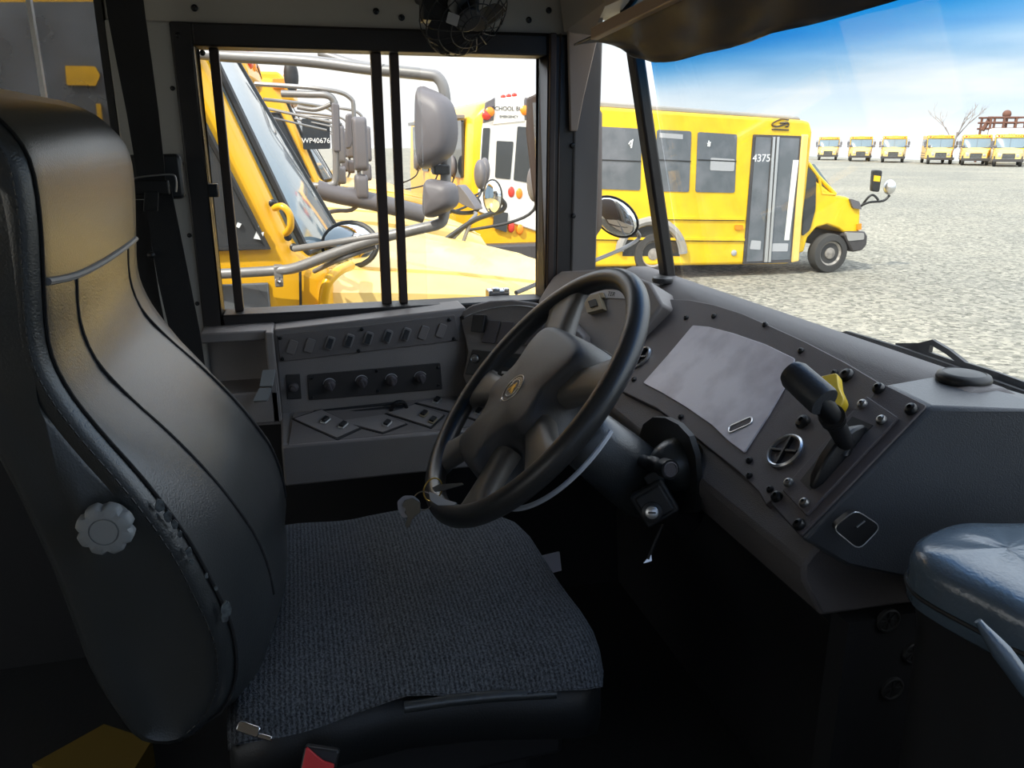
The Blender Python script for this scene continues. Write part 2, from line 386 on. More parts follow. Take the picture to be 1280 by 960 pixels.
# rear side window
w2 = thing('window_2', 'dusty side window behind the driver seat', 'window', (W, -1.2, 2.165), kind='structure')
b = NB(); bx(b, W - .05, W + .02, -2.2, -.336, 2.135, 2.158); bx(b, W - .05, W + .02, -.35, -.336, 2.158, 2.62); bx(b, W - .05, W + .02, -2.2, -.336, 2.6, 2.63)
obj('window_frame', b, 'black', w2, bevel=.003)
b = NB(); bx(b, W - .03, W - .026, -2.2, -.35, 2.158, 2.60); obj('window_pane', b, 'dirty', w2)
q0, q1 = PX(38, 10, W - .02), PX(50, 130, W - .02)
b = NB(); bx(b, W - .03, W - .01, q0.y - .004, q0.y + .004, 2.18, 2.6); obj('mullion', b, 'silver', w2)
b = NB(); bx(b, W - .03, W - .01, -.85, -.595, PX(20, 24, W).z - .003, PX(20, 24, W).z + .003); obj('mullion', b, 'silver', w2)

# ------------------------------------------------ front left corner post
ap = thing('trim_3', 'grey front corner post between side window and quarter glass', 'post', (W, .68, 1.8), kind='structure')
b = NB(); bx(b, W - .04, W + .012, .632, .648, 1.80, 2.5); bx(b, W - .05, W + .036, .650, .716, 1.78, 2.75)
obj('post_body', b, 'pillar', ap, bevel=.005)
b = NB(); bx(b, W - .035, W + .040, .588, .604, 1.80, 2.44); bx(b, W - .035, W + .032, .612, .618, 1.80, 2.44)
obj('post_seal', b, 'browntrim', ap, bevel=.003)
fa = Fr((W + .036, .683, 2.1), (1, 0, 0))
for u, v in ((716, 182), (717, 270)):
    a_, b_ = fa.ab(u, v); screw(fa, a_, b_, ap, .006, .004)
b = NB(); slabpx(b, fa, [(708, 38), (750, 28), (728, 122), (720, 164), (711, 164)], .001, .012)
obj('header_bracket', b, 'rail', ap, bevel=.003)
# seal bar between quarter glass and windshield
b = NB()
pa, pb = PX(835, 347, -1.74), PX(793, 60, -1.74); pb = pb + (pb - pa) * .45
d = (pb - pa).normalized(); s = V((0, 1, 0)); s = (s - d * s.dot(d)).normalized(); w = d.cross(s)
box(b, (pa + pb) / 2, (.014, .02, (pb - pa).length / 2), (s, w, d))
obj('trim_4', b, 'frame', kind='structure', bevel=.006)
# windshield and quarter glass
def wy(z): return .90 - .235 * (z - 1.87)
b = NB(); prism(b, [(-1.74, wy(1.78), 1.78), (.56, wy(1.78) + .03, 1.78), (.56, wy(2.75) + .03, 2.75), (-1.74, wy(2.75), 2.75)], (0, .006, 0))
wsh = obj('window_3', b, 'windshield', kind='structure')
b = NB(); prism(b, [(W - .02, .72, 1.78), (-1.75, wy(1.78), 1.78), (-1.75, wy(2.75), 2.75), (W - .02, .67, 2.75)], (-.004, .004, 0))
obj('window_4', b, 'clear', kind='structure')
# header above the windshield
b = NB(); prism(b, [(-1.9, .66, 2.475), (-1.9, .745, 2.475), (-1.9, .70, 2.76), (-1.9, .60, 2.76)], (2.5, 0, 0)); obj('trim_5', b, 'ceil', kind='structure')
b = NB(); prism(b, [PX(700, 0, W + .02), PX(705, 40, W + .03), PX(740, 44, W + .1), PX(760, 0, W + .2)], (-.02, .02, 0.05)); obj('trim_6', b, 'wall', kind='structure')

# ------------------------------------------------ roller shade over the windshield
rs = thing('sun_shade', 'dark vinyl roller shade pulled down over the windshield top', 'sun shade', PX(820, 60, -1.4))
RL = PX(738, 41, -1.56)
def rail(x): return V((x, RL.y + .02, RL.z + .045 * (x + 1.56)))
bot = [PY(u, v, .64) for u, v in ((744, 50), (776, 61), (803, 74), (828, 78), (880, 67), (935, 52), (1010, 32), (1110, 4))]
bot += [V((x, .64, bot[-1].z + .06 * (x - bot[-1].x))) for x in (-.6, -.3, 0, .3, .5)]
B = spl(bot, 4); N = 10
b = NB(); vs = []
for i, q in enumerate(B):
    col = []
    t = rail(q.x)
    for k in range(N + 1):
        s = k / N; p = t + (q - t) * s
        p.y += .010 * math.sin(i * .9 + s * 2.2) * math.sin(PI * s) + .02 * noise.noise(V((i * .25, s * 3, 0))) * s
        p.z += .004 * math.sin(i * .7) * s * (1 - s)
        col.append(b.verts.new(p))
    vs.append(col)
for i in range(len(vs) - 1):
    for k in range(N): b.faces.new((vs[i][k], vs[i][k + 1], vs[i + 1][k + 1], vs[i + 1][k]))
o = obj('shade_sheet', b, 'shade', rs, smooth=180)
md = o.modifiers.new('solid', 'SOLIDIFY'); md.thickness = .004
p0, p1 = rail(-1.57) + V((0, -.008, 0)), rail(.55) + V((0, -.008, 0))
b = NB(); d = (p1 - p0).normalized(); s = V((0, 1, 0)); s = (s - d * s.dot(d)).normalized()
box(b, (p0 + p1) / 2, (.008, .011, (p1 - p0).length / 2), (s, d.cross(s), d)); obj('shade_rail', b, 'rail', rs, bevel=.002)
for x in (-1.5, -.2, .5):
    b = NB(); p = rail(x); tube(b, [p, V((x, .675, 2.50))], .006, 8); obj('rail_bracket', b, 'screw', rs)

# ------------------------------------------------ fan under the header
fc = PX(584, 22, -1.66)
fan = thing('cab_fan', 'small black caged fan hanging above the side window', 'fan', fc)
ff = Fr(fc, (.55, .25, -.55))
b = NB(); R_ = .088
for r_, h in ((R_, 0), (R_ * .8, .016), (R_ * .55, .026), (R_ * .3, .032), (R_, -.03)):
    tube(b, [ff.p(r_ * math.cos(a), r_ * math.sin(a), h) for a in [2 * PI * k / 28 for k in range(28)]], .0013, 6, True)
for k in range(20):
    a = 2 * PI * k / 20
    tube(b, spl([ff.p(r_ * math.cos(a), r_ * math.sin(a), h) for r_, h in ((R_, -.03), (R_, 0), (R_ * .8, .016), (R_ * .55, .026), (R_ * .25, .033))], 2), .0011, 5)
obj('fan_cage', b, 'black', fan)
for k in range(3):
    b = NB(); rings = []
    for s in range(6):
        r_ = .02 + .058 * s / 5; a0 = 2 * PI * k / 3; wd = .018 + .022 * math.sin(PI * (s + .6) / 6.5)
        rings.append([ff.p(r_ * math.cos(a0) - q * wd * math.sin(a0), r_ * math.sin(a0) + q * wd * math.cos(a0), -.006 + .012 * q + z) for q, z in ((-1, 0), (1, 0), (1, -.002), (-1, -.002))])
    loft(b, rings); obj('fan_blade', b, 'black', fan)
b = NB(); lathe(b, ff.p(0, 0, -.075), ff.n, [(0, 0), (.03, .002), (.038, .02), (.04, .05), (.03, .065), (.026, .085), (.0, .085)], 20)
q = PX(545, 5, -1.68); box(b, q, (.025, .03, .032)); tube(b, [ff.p(0, 0, -.06), q], .012, 8); tube(b, [q, V((W + .01, q.y, 2.50))], .011, 8)
obj('fan_motor', b, 'black', fan, bevel=.003)
q = PX(566, 24, -1.60); b = NB(); slab(b, Fr(q, (1, 0, .1)).at(0, 0, 0, -.3), rect(.022, .020, .002), 0, .001); obj('fan_label', b, 'label', fan, label='small grey square label')

# ------------------------------------------------ seat belt at the post
sb = thing('seat_belt', 'black lap and shoulder belt hanging on the post behind the seat', 'seat belt', PX(190, 235, -1.75))
def strap(pts, wpx, x, th=.004):
    """a flat webbing band through pixel centres, wpx wide"""
    b = NB(); rings = []
    for (u, v), hw in zip(pts, wpx):
        l, r = PX(u - hw, v, x), PX(u + hw, v, x)
        rings.append([l, r, r + V((-th, 0, 0)), l + V((-th, 0, 0))])
    return loft(b, rings)
obj('webbing', strap([(150, -40), (158, 20), (168, 80), (178, 140), (187, 205), (190, 232)], [24, 23.5, 22, 20, 18, 17], -1.72), 'web', sb, label='upper run of black webbing')
obj('webbing', strap([(196, 232), (206, 290), (217, 350), (230, 410), (240, 470)], [17, 19, 20, 19, 18], -1.735), 'web', sb, label='lower run of black webbing in front')
obj('webbing', strap([(172, 250), (178, 310), (188, 370), (198, 410), (212, 460)], [10, 12, 11, 9, 9], -1.76), 'web', sb, label='lower run of black webbing behind')
fb = Fr(PX(188, 222, -1.75), (1, 0, 0))
b = NB(); slab(b, fb, rpoly([fb.ab(*p) for p in ((146, 194), (224, 192), (231, 249), (150, 250))], .012), -.04, -.006); obj('guide_housing', b, 'beltplastic', sb, bevel=.006)
b = NB(); slabpx(b, fb, [(158, 224), (214, 224), (216, 242), (160, 244)], .03, .04, .004); obj('belt_guide', b, 'black', sb, bevel=.003)
b = NB(); tube(b, spl([fb.px(*p, .045) for p in ((167, 246), (166, 228), (172, 222), (212, 218), (220, 224), (220, 240))], 4), .0018, 6); obj('guide_edge', b, 'steel', sb)
b = NB(); slabpx(b, fb, [(186, 238), (203, 238), (202, 262), (184, 262)], .045, .05, .003); obj('latch_tongue', b, 'screw', sb, bevel=.001)
b = NB(); f2 = Fr(PX(189, 319, -1.72), (1, 0, 0)); lathe(b, f2.o, f2.n, [(.007, -.004), (.0075, .002), (.005, .005), (0, .006)], 14); obj('belt_button', b, 'black', sb)

# ================================================================== DRIVER SEAT
seat = thing('driver_seat', 'black vinyl driver seat with dark tweed cushion beside the steering wheel', 'seat', (-1.2, .05, FLOOR))
NEAR = [(-.36, 2.268), (-.305, 2.252), (-.268, 2.22), (-.250, 2.185), (-.249, 2.13), (-.255, 2.07), (-.261, 2.0), (-.252, 1.953), (-.228, 1.901), (-.188, 1.829), (-.154, 1.754), (-.133, 1.686), (-.118, 1.623), (-.120, 1.56), (-.142, 1.512), (-.185, 1.478),
        (-.232, 1.49), (-.256, 1.54), (-.276, 1.607), (-.287, 1.684), (-.300, 1.76), (-.326, 1.873), (-.372, 2.0), (-.412, 2.1), (-.442, 2.19), (-.432, 2.25)]
prof = spl(NEAR, 3, True)
cen = V((sum(p.x for p in prof) / len(prof), sum(p.y for p in prof) / len(prof), 0))
SGN = 1 if sum(prof[i - 1].x * prof[i].y - prof[i].x * prof[i - 1].y for i in range(len(prof))) > 0 else -1
fx = [(-.912, -.030), (-.905, -.014), (-.913, -.003), (-.925, 0), (-.95, .003), (-1.0, .008), (-1.06, .013), (-1.13, .016), (-1.2, .018), (-1.27, .018), (-1.33, .016), (-1.38, .013), (-1.43, .007), (-1.465, .0), (-1.478, -.006), (-1.482, -.018), (-1.478, -.035)]
def back_ring(x, off):
    r = []
    n = len(prof)
    t = (-.92 - x) / .55
    for i, p in enumerate(prof):
        a = (prof[(i + 1) % n] - prof[i - 1]).normalized(); nrm = V((a.y, -a.x, 0)) * SGN
        q = p + nrm * min(off, 0)
        if off >= -.001 and p.x > -.30 and p.y > 1.5 and i < 16 * 3:         # front face swells, most in the small of the back
            low = max(0, min(1, (1.93 - p.y) / .25)); hd = max(0, min(1, (p.y - 1.97) / .1))
            sag = math.sin(PI * max(0, min(1, t)))
            q = q + nrm * (.008 + .06 * low) * max(0, sag) ** .8
            wing = math.exp(-((t - .86) / .12) ** 2) + .35 * math.exp(-((t - .12) / .10) ** 2)
            q = q + nrm * .028 * low * wing
        r.append(V((x, q.x, q.y)))
    return r
b = NB(); rings = [back_ring(x, o_) for x, o_ in fx]
cap0 = [cen_ for cen_ in [V((-.909, cen.x, cen.y))]]
loft(b, [[V((rings[0][0].x, cen.x, cen.y)) * .5 + p * .5 - V((-.004, 0, 0)) for p in rings[0]]] + rings + [[V((p.x, cen.x, cen.y)) * .4 + p * .6 for p in rings[-1]]])
backrest = obj('backrest', b, 'vinyl', seat, smooth=60)
# a point on the front skin at fraction t across, profile parameter s
def front_at(x, z):
    offs = sorted(fx, key=lambda k: abs(k[0] - x))[0][1]
    r = back_ring(x, max(offs, 0)); best = None
    for i in range(0, 15 * 3):
        a, c = r[i], r[i + 1]
        if min(a.z, c.z) <= z <= max(a.z, c.z) and abs(a.z - c.z) > 1e-6:
            k = (z - a.z) / (c.z - a.z); q = a + (c - a) * k
            if best is None or q.y > best.y: best = q
    return best
b = NB(); tube(b, spl([front_at(x, z) + V((0, .001, .0)) for x, z in ((-.93, 2.062), (-.99, 2.056), (-1.05, 2.052), (-1.15, 2.05), (-1.25, 2.05), (-1.35, 2.05), (-1.45, 2.05))], 3), .0042, 8)
obj('headrest_piping', b, 'piping', backrest, label='pale grey piping under the head section')
for xs in (-1.035, -1.36):
    b = NB(); tube(b, spl([front_at(xs, z) + V((0, -.0005, 0)) for z in (2.05, 2.0, 1.95, 1.9, 1.85, 1.8, 1.75, 1.7, 1.65, 1.6)], 3), .0028, 6); obj('panel_seam', b, 'seam', backrest)
edge = [back_ring(-.925, 0)[i] for i in range(2, 15 * 3)]
b = NB(); tube(b, [p + V((.004, 0, 0)) for p in edge], .0022, 6); obj('edge_seam', b, 'seam', backrest)
b = NB()
inner = []
for i in range(3, 15 * 3):
    p = prof[i]; n_ = len(prof); a = (prof[i + 1] - prof[i - 1]).normalized(); nr = V((a.y, -a.x, 0)) * SGN
    q = p - nr * .014; inner.append(V((-.9045, q.x, q.y)))
for i in range(0, len(inner) - 1):
    d = inner[i + 1] - inner[i]
    for k in (0.1, .55):
        tube(b, [inner[i] + d * k, inner[i] + d * (k + .32)], .0011, 5)
obj('stitching', b, 'trimblack', backrest)
b = NB(); rnd = random.Random(3)
for (u, v, s) in ((200, 632, 6), (210, 645, 5), (218, 655, 4), (236, 690, 4), (240, 703, 3), (283, 762, 7), (281, 772, 5), (258, 720, 2.5), (270, 735, 2.5), (285, 758, 4), (225, 668, 3)):
    q = PX(u, v, -.9055); f = Fr(q, (1, .25, 0))
    pts = [(s * .001 * (1 + .5 * rnd.random()) * math.cos(a) * .7, s * .0011 * (1 + .6 * rnd.random()) * math.sin(a)) for a in [2 * PI * k / 9 for k in range(9)]]
    slab(b, f, pts, -.002, .0006)
obj('worn_patch', b, 'worn', backrest, label='scuffed pale wear along the edge')
# recline knob: scalloped hand wheel
kc = PX(134, 658, -.885); kf = Fr(kc, (1, -.04, .03))
b = NB(); n_ = 64; ring = []
def kr(a, r): return r * (1 - .13 * max(0, math.cos(8 * a)) ** 2)
L = []
for r_, h, lo in ((.020, -.02, 0), (.020, -.004, 0), (.026, -.004, 1), (.0295, .0, 1), (.0295, .010, 1), (.0265, .014, 1), (.0155, .015, 0), (.0152, .0135, 0), (.0142, .0135, 0), (.0138, .015, 0), (.001, .015, 0)):
    L.append([kf.p((kr(a, r_) if lo else r_) * math.cos(a), (kr(a, r_) if lo else r_) * math.sin(a), h) for a in [2 * PI * k / n_ for k in range(n_)]])
loft(b, L); obj('recline_knob', b, 'knob', seat, label='grey scalloped recline knob', smooth=50)
# cushion: loft along y of rounded cross sections
def cush_ring(y, sx0, sx1, z, drop=.0, grow=0, zlow=None):
    """cross-section across x; the right edge rolls down"""
    pts = []
    zl = zlow if zlow is not None else z - .10
    prof_ = [(0, zl), (-.012, z - .07), (-.008, z - .035), (.012, z - .012), (.05, z), (.14, z + .006), (.27, z + .008), (.40, z + .006), (.49, z), (.53, z - .012), (.55, z - .035), (.554, z - .07), (.545, zl)]
    w = (sx1 - sx0) / .545
    for dx, zz in prof_:
        if zlow is not None: zz = max(zz, zl)
        pts.append(V((sx1 - dx * w + (grow if dx < .2 else -grow), y, zz + (grow if zz > zl + .001 else 0))))
    return pts
stations = [(-.135, -1.46, -.945, 1.47), (-.12, -1.475, -.928, 1.488), (-.06, -1.48, -.925, 1.496), (.02, -1.48, -.93, 1.50), (.10, -1.482, -.935, 1.502), (.2, -1.47, -.925, 1.502), (.28, -1.455, -.905, 1.503), (.34, -1.43, -.895, 1.500), (.37, -1.40, -.905, 1.492), (.39, -1.36, -.95, 1.478), (.40, -1.33, -.98, 1.462)]
b = NB(); loft(b, [cush_ring(y, a, c, z - .016) for y, a, c, z in stations]); cush = obj('cushion', b, 'cushside', seat, smooth=60)
# tweed cover over the top
b = NB(); rows = []
for y, a, c, z in stations:
    zl = z - .022 + .006 * math.sin(y * 14)
    rows.append(cush_ring(y, a, c, z, grow=.006, zlow=zl))
vs = [[b.verts.new(p) for p in r] for r in rows]
for i in range(len(vs) - 1):
    for k in range(len(vs[0]) - 1): b.faces.new((vs[i][k], vs[i][k + 1], vs[i + 1][k + 1], vs[i + 1][k]))
f_ = b.faces.new(vs[-1]); f_ = b.faces.new(vs[0][::-1])
bmesh.ops.subdivide_edges(b, edges=b.edges[:], cuts=3, use_grid_fill=True)
for v in b.verts:
    k = noise.noise(V((v.co.x * 5, v.co.y * 4, 0))) * .010 + .005 * math.sin(v.co.y * 26 + v.co.x * 15)
    if v.co.z > 1.45: v.co.z += k
o = obj('cushion_cover', b, 'fabric', cush, label='dark blue-grey tweed seat cover', smooth=180)
b = NB(); bx(b, -1.42, -.96, -.08, .34, 1.30, 1.40); bx(b, -1.38, -1.0, -.05, .3, FLOOR, 1.30); obj('seat_pedestal', b, 'darkwall', seat, bevel=.01)
b = NB()
tube(b, [PX(505, 884, -.912), PX(560, 876, -.910), PX(620, 870, -.905), PX(695, 866, -.895)], .008, 10)
obj('side_handle', b, 'vinyl', seat, label='dark padded edge under the cushion')
q = PX(311, 911, -.90); f = Fr(q, (1, -.2, .6)); b = NB(); slab(b, f.at(0, 0, 0, -.35), rect(.030, .013, .004), -.006, .004); slab(b, f.at(.01, -.008, 0, -.3), rect(.04, .006, .002), -.006, .0)
obj('tilt_lever', b, 'chrome', seat, bevel=.002, label='shiny metal lever tip')
tubeb = NB(); tube(tubeb, [PX(324, 713, -1.36), PX(338, 707, -1.38)], .009, 10); obj('hinge_pin', tubeb, 'knob', seat)
# belt buckle
q = PX(400, 950, -.86)
bk = thing('belt_buckle', 'red and black seat belt buckle low beside the cushion', 'buckle', q)
f = Fr(q, (1, -.1, .5)).at(0, 0, 0, -.25)
b = NB(); slab(b, f, rpoly([(-.022, -.05), (.022, -.05), (.022, .013), (-.022, .013)], .004), -.02, -.002); obj('buckle_body', b, 'black', bk, bevel=.003)
b = NB(); slab(b, f, rpoly([(-.02, -.045), (.018, -.045), (.019, -.002), (.004, .0), (-.014, .010), (-.02, .014)], .003), -.002, .003); obj('release_button', b, 'red', bk, bevel=.002)
b = NB(); tube(b, [f.p(0, -.05, -.012), f.p(-.01, -.12, -.03), V((-.875, f.o.y - .03, FLOOR + .004))], .007, 8); obj('buckle_stalk', b, 'black', bk)

# yellow step and bits low down in the shadow
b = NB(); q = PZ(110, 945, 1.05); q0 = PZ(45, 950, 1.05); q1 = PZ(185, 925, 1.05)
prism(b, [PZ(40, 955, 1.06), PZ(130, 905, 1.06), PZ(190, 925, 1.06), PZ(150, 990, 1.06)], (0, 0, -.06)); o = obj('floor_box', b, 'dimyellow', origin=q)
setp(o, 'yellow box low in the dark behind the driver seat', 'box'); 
f = Fr(PX(690, 704, W + .014), (1, 0, 0))
b = NB(); slab(b, f.at(0, 0, 0, .12), rect(.05, .06, .002), -.003, .001); o = obj('paper_card', b, 'paper', origin=f.o, label='pale lavender card on the dark side wall past the cushion', cat='card')
b = NB(); bx(b, W - .002, W + .01, -1.5, 1.02, FLOOR, 1.62); obj('trim_7', b, 'darkwall', kind='structure')  # dark sheet paints the shade low on the left wall
# ================================================================== DASHBOARD
dash = thing('dashboard', 'charcoal moulded dashboard wrapping round the driver below the windshield', 'dashboard', (-1.2, .8, 1.8))
Q = Fr(PX(870, 411, -1.38), (0, -1, 1), (1, 0, 0))           # the instrument panel's plane
sec = [(1.0, 1.74), (.93, 1.80), (.895, 1.885), (.86, 1.902), (.82, 1.903), (.79, 1.893), (.765, 1.868), (.600, 1.706), (.588, 1.690), (.592, 1.665), (.625, 1.61), (1.0, 1.60)]
b = NB()
loft(b, [[V((x, y, z)) for y, z in sec] for x in (-1.885, -1.6, -1.3, -1.0, -.80, -.776)])
# column opening is not cut: a flat black slab paints its dark
dbody = obj('dash_body', b, 'plastic2', dash, bevel=.006, smooth=30)
b = NB(); loft(b, [[V((x, y, z)) for y, z in ((.63, 1.6095), (.74, 1.50), (.80, 1.30), (.82, FLOOR + .002), (1.0, FLOOR + .002), (1.0, 1.5995))] for x in (-1.885, -.80)]); obj('lower_cowl', b, 'darkwall', dash)  # lower dash blackened in its colour for the footwell shade
# instrument panel sheet with the blanking plate
pan = [(832, 376), (864, 377), (895, 383), (930, 394), (964, 409), (1010, 430), (1060, 456), (1112, 487), (1090, 540), (960, 634), (951, 618), (925, 592), (895, 568), (860, 540), (823, 513), (778, 491)]
b = NB(); slab(b, Q, [Q.ab(*p) for p in pan], -.01, .006)
cp = obj('instrument_panel', b, 'panel', dash, bevel=.002)
plate = [(869, 410), (890, 412), (920, 420), (960, 434), (997, 452), (990, 478), (965, 522), (934, 570), (915, 556), (893, 535), (860, 512), (830, 494), (807, 482), (838, 447)]
b = NB(); slab(b, Q, rpoly([Q.ab(*p) for p in plate], .004), .004, .0085)
bp = obj('blanking_plate', b, 'blank', cp, bevel=.001, label='scuffed pale grey blanking plate with a finger slot')
b = NB(); fsl = Q.at(*Q.ab(929, 535), 0.0); 
pa, pb = Q.ab(917, 541), Q.ab(942, 530); ang = math.atan2(pb[1] - pa[1], pb[0] - pa[0])
ctr = ((pa[0] + pb[0]) / 2, (pa[1] + pb[1]) / 2); fs = Q.at(*ctr, .0085, ang)
slab(b, fs, rect(.040, .013, .006), -.004, .0008); o = obj('finger_slot', b, 'panel', cp)
b = NB(); tube(b, [fs.p(a, c, .0008) for a, c in rect(.042, .015, .007)], .0012, 6, True); obj('slot_rim', b, 'silver', cp)
for u, v in ((829, 378), (860, 400), (895, 398), (959, 409), (1004, 442), (795, 477), (854, 524), (940, 579), (940, 598), (966, 615), (779, 483), (1046, 470)):
    a_, b_ = Q.ab(u, v); screw(Q, a_, b_, cp, .0055, .005, 'black', c=.006)
for u, v in ((1007, 531), (1061, 473)):
    a_, b_ = Q.ab(u, v); screw(Q, a_, b_, cp, .0115, .008, 'black', c=.006, name='bolt_cap')
def vent(u, v, r, par):
    a_, b_ = Q.ab(u, v); f = Q.at(a_, b_, .006, .35)
    bb = NB(); lathe(bb, f.o, f.n, [(r * 1.02, -.002), (r * 1.02, .004), (r * .93, .006), (r * .86, .005), (r * .84, -.012)], 32)
    o = obj('vent_ring', bb, 'silver', par, label='grey vent bezel')
    bb = NB(); lathe(bb, f.o, f.n, [(r * .86, -.018), (r * .85, -.003), (r * .8, -.002), (0, -.004)], 32)
    box(bb, f.p(0, 0, 0), (r * .80, .0018, .006), (f.e1, f.e2, f.n)); box(bb, f.p(0, 0, .001), (.0018, r * .80, .006), (f.e1, f.e2, f.n))
    obj('vent_flap', bb, 'black', par)
vent(985, 568, .0285, cp); vent(803, 450, .0275, cp)
# little latch with a bright clip at the panel's top left
a_, b_ = Q.ab(824, 397); f = Q.at(a_, b_, .006, .78)
b = NB(); box(b, f.p(0, 0, .006), (.020, .0065, .006), (f.e1, f.e2, f.n)); box(b, f.p(.006, 0, .014), (.010, .004, .003), (f.e1, f.e2, f.n)); obj('panel_latch', b, 'black', cp, bevel=.0015)
b = NB(); box(b, f.p(-.020, 0, .007), (.006, .006, .003), (f.e1, f.e2, f.n)); obj('latch_clip', b, 'silver', cp, bevel=.001)
# black slab painting the shaded arch over the column
b = NB()
fas = [V((x, y, z)) for x, y, z in ()]
Fa = Fr((-1.2, .590, 1.67), (0, -1, -.12), (1, 0, 0))
arch = [(800, 548), (806, 530), (818, 521), (834, 522), (850, 530), (864, 545), (872, 570), (874, 600), (872, 640), (800, 640)]
slab(b, Fa, [Fa.ab(*p) for p in arch], -.006, .0035); obj('column_opening_shade', b, 'trimblack', dash)

# raised box at the right that carries the brake lever
Q2 = Fr(PZ(1107, 480, 1.9), (0, -1, 1), (1, 0, 0))
pl = [(1107, 480), (1162, 508), (1003, 675), (962, 629)]
P4 = [Q2.px(*p) for p in pl]
tl, tr, br, bl = P4
backR = PZ(1290, 513.5, 1.9)
b = NB()
def boxring(top, low, xb, yb):
    return [top, low, V((low.x, low.y + .03, low.z - .03)), V((xb, yb, low.z - .06)), V((xb, yb, 1.90)), ]
loft(b, [[tl, bl, bl + V((0, .03, -.03)), V((-.86, .9, 1.62)), V((-.86, .90, 1.885)), V((-.86, .84, 1.9005))],
         [tr, br, br + V((.01, .06, -.04)), V((-.685, .93, 1.62)), V((-.675, .93, 1.885)), V((-.69, .85, 1.9005))]])
o = obj('lever_box', b, 'boxblack', dash, bevel=.006)
b = NB(); lathe(b, PZ(1204, 476, 1.9005), (0, 0, 1), [(.032, -.002), (.034, .004), (.032, .009), (.026, .012), (.025, .011), (.015, .013), (0, .0135)], 32)
obj('round_cap', b, 'black', dash, label='round black cap near the wiper')
b = NB(); lathe(b, PZ(828, 352, 1.902), (0, 0, 1), [(.022, -.002), (.024, .004), (.022, .009), (.012, .012), (0, .012)], 24)
obj('round_cap', b, 'black', dash, label='small black cap at the foot of the slanted bar')
# sticker on the box's lower edge
q = PX(1069, 660, -.722); f = Fr(q, (1, -.30, .15))
b = NB(); slab(b, f, rpoly([f.ab(*p) for p in ((1068, 636), (1100, 657), (1072, 686), (1039, 659))], .010), -.008, .004); tag_ = obj('badge', b, 'black', dash, label='small rounded square pad below the lever')
b = NB(); tube(b, [f.p(*p, .004) for p in rpoly([f.ab(*p) for p in ((1068, 636), (1100, 657), (1072, 686), (1039, 659))], .010)], .0008, 5, True); obj('badge_rim', b, 'silver', tag_)
b = NB(); tube(b, [f.px(1071, 659, .005), f.px(1081, 651, .005)], .0012, 5); obj('badge_mark', b, 'silver', tag_)
# lower kick panel with three round grilles
b = NB(); bx(b, -.80, -.765, .66, 1.0, FLOOR + .002, 1.60); obj('kick_panel', b, 'darkwall', dash)
for u, v, r in ((1110, 775, .017), (1141, 815, .016), (1115, 860, .017)):
    f = Fr(PX(u, v, -.764), (1, 0, 0)); b = NB()
    lathe(b, f.o, f.n, [(r, -.002), (r, .003), (r * .88, .004), (r * .84, .001), (0, .001)], 24)
    for k in range(4):
        a = k * PI / 4; g = f.at(0, 0, .0015, a); box(b, g.o, (r * .8, .0012, .001), (g.e1, g.e2, g.n))
    obj('round_grille', b, 'grille', dash)

# hood panels left of the wheel
L = Fr(PX(575, 402, -1.797), (.72, -.62, .28))
b = NB()
lp = [(573, 391), (590, 381), (612, 375.5), (640, 374), (668, 378), (700, 392), (730, 420), (735, 470), (690, 500), (600, 497), (585, 490), (578, 470), (585, 440)]
slab(b, L, [L.ab(*p) for p in lp], -.10, 0)
lpan = obj('side_pod', b, 'plastic', dash, bevel=.004, label='curved switch pod left of the wheel')
b = NB(); tube(b, spl([L.px(*p, .001) for p in ((578, 398), (596, 390), (622, 384), (650, 382), (676, 386))], 4), .0012, 5); obj('pod_rib', b, 'silver', lpan)
def plate4(par, fr, px, h0, h1, m, name, r=.003, bev=.0015, **kw):
    bb = NB(); slabpx(bb, fr, px, h0, h1, r); return obj(name, bb, m, par, bevel=bev, **kw)
plate4(lpan, L, [(594, 393), (609, 394), (606, 416), (591, 415)], 0, .012, 'black', 'rocker_switch')
for dx in (0, 18, 36, 54):
    plate4(lpan, L, [(611 + dx, 400 + dx * .10), (626 + dx, 401 + dx * .10), (619 + dx, 430 + dx * .08), (602 + dx, 428 + dx * .08)], 0, .004, 'panel', 'switch_blank')
rad = plate4(lpan, L, [(592, 437), (700, 447), (690, 478), (583, 468)], 0, .008, 'black', 'radio', label='black radio face with a round dial')
b = NB(); a_, b_ = L.ab(596, 449); f = L.at(a_, b_, .008); lathe(b, f.o, f.n, [(.010, 0), (.010, .004), (.0085, .006), (.007, .004), (0, .008)], 20); obj('radio_dial', b, 'steel', rad)
plate4(rad, L, [(628, 446), (668, 450), (662, 462), (622, 458)], .008, .009, 'dkglass', 'radio_display', r=.001, bev=0)
for k in range(4): plate4(rad, L, [(630 + 9 * k, 464 + k * .8), (636 + 9 * k, 464.6 + k * .8), (635 + 9 * k, 467.5 + k * .8), (629 + 9 * k, 467 + k * .8)], .008, .010, 'silver', 'radio_button', r=.0005, bev=0)
for u, v in ((578, 397), (590, 490)):
    a_, b_ = L.ab(u, v); screw(L, a_, b_, lpan, .005, .004)
Mf = Fr(PX(745, 385, -1.66), (.26, -.82, .46))
mp = [(672, 376), (690, 346), (702, 338), (740, 336), (786, 342), (812, 352), (828, 380), (800, 420), (776, 470), (770, 492), (690, 500), (680, 430)]
b = NB(); slab(b, Mf, [Mf.ab(*p) for p in mp], -.12, 0); mpan = obj('centre_pod', b, 'plastic', dash, bevel=.006, label='upright pod behind the wheel')
plate4(mpan, Mf, [(706, 360), (786, 364), (788, 374), (708, 370)], 0, .002, 'label', 'label_plate', r=.001, bev=0)
d_ = V((*Mf.ab(775, 360), 0)) - V((*Mf.ab(755, 358), 0)); fl = Mf.at(*Mf.ab(765, 368.2), .002, math.atan2(d_.y, d_.x))
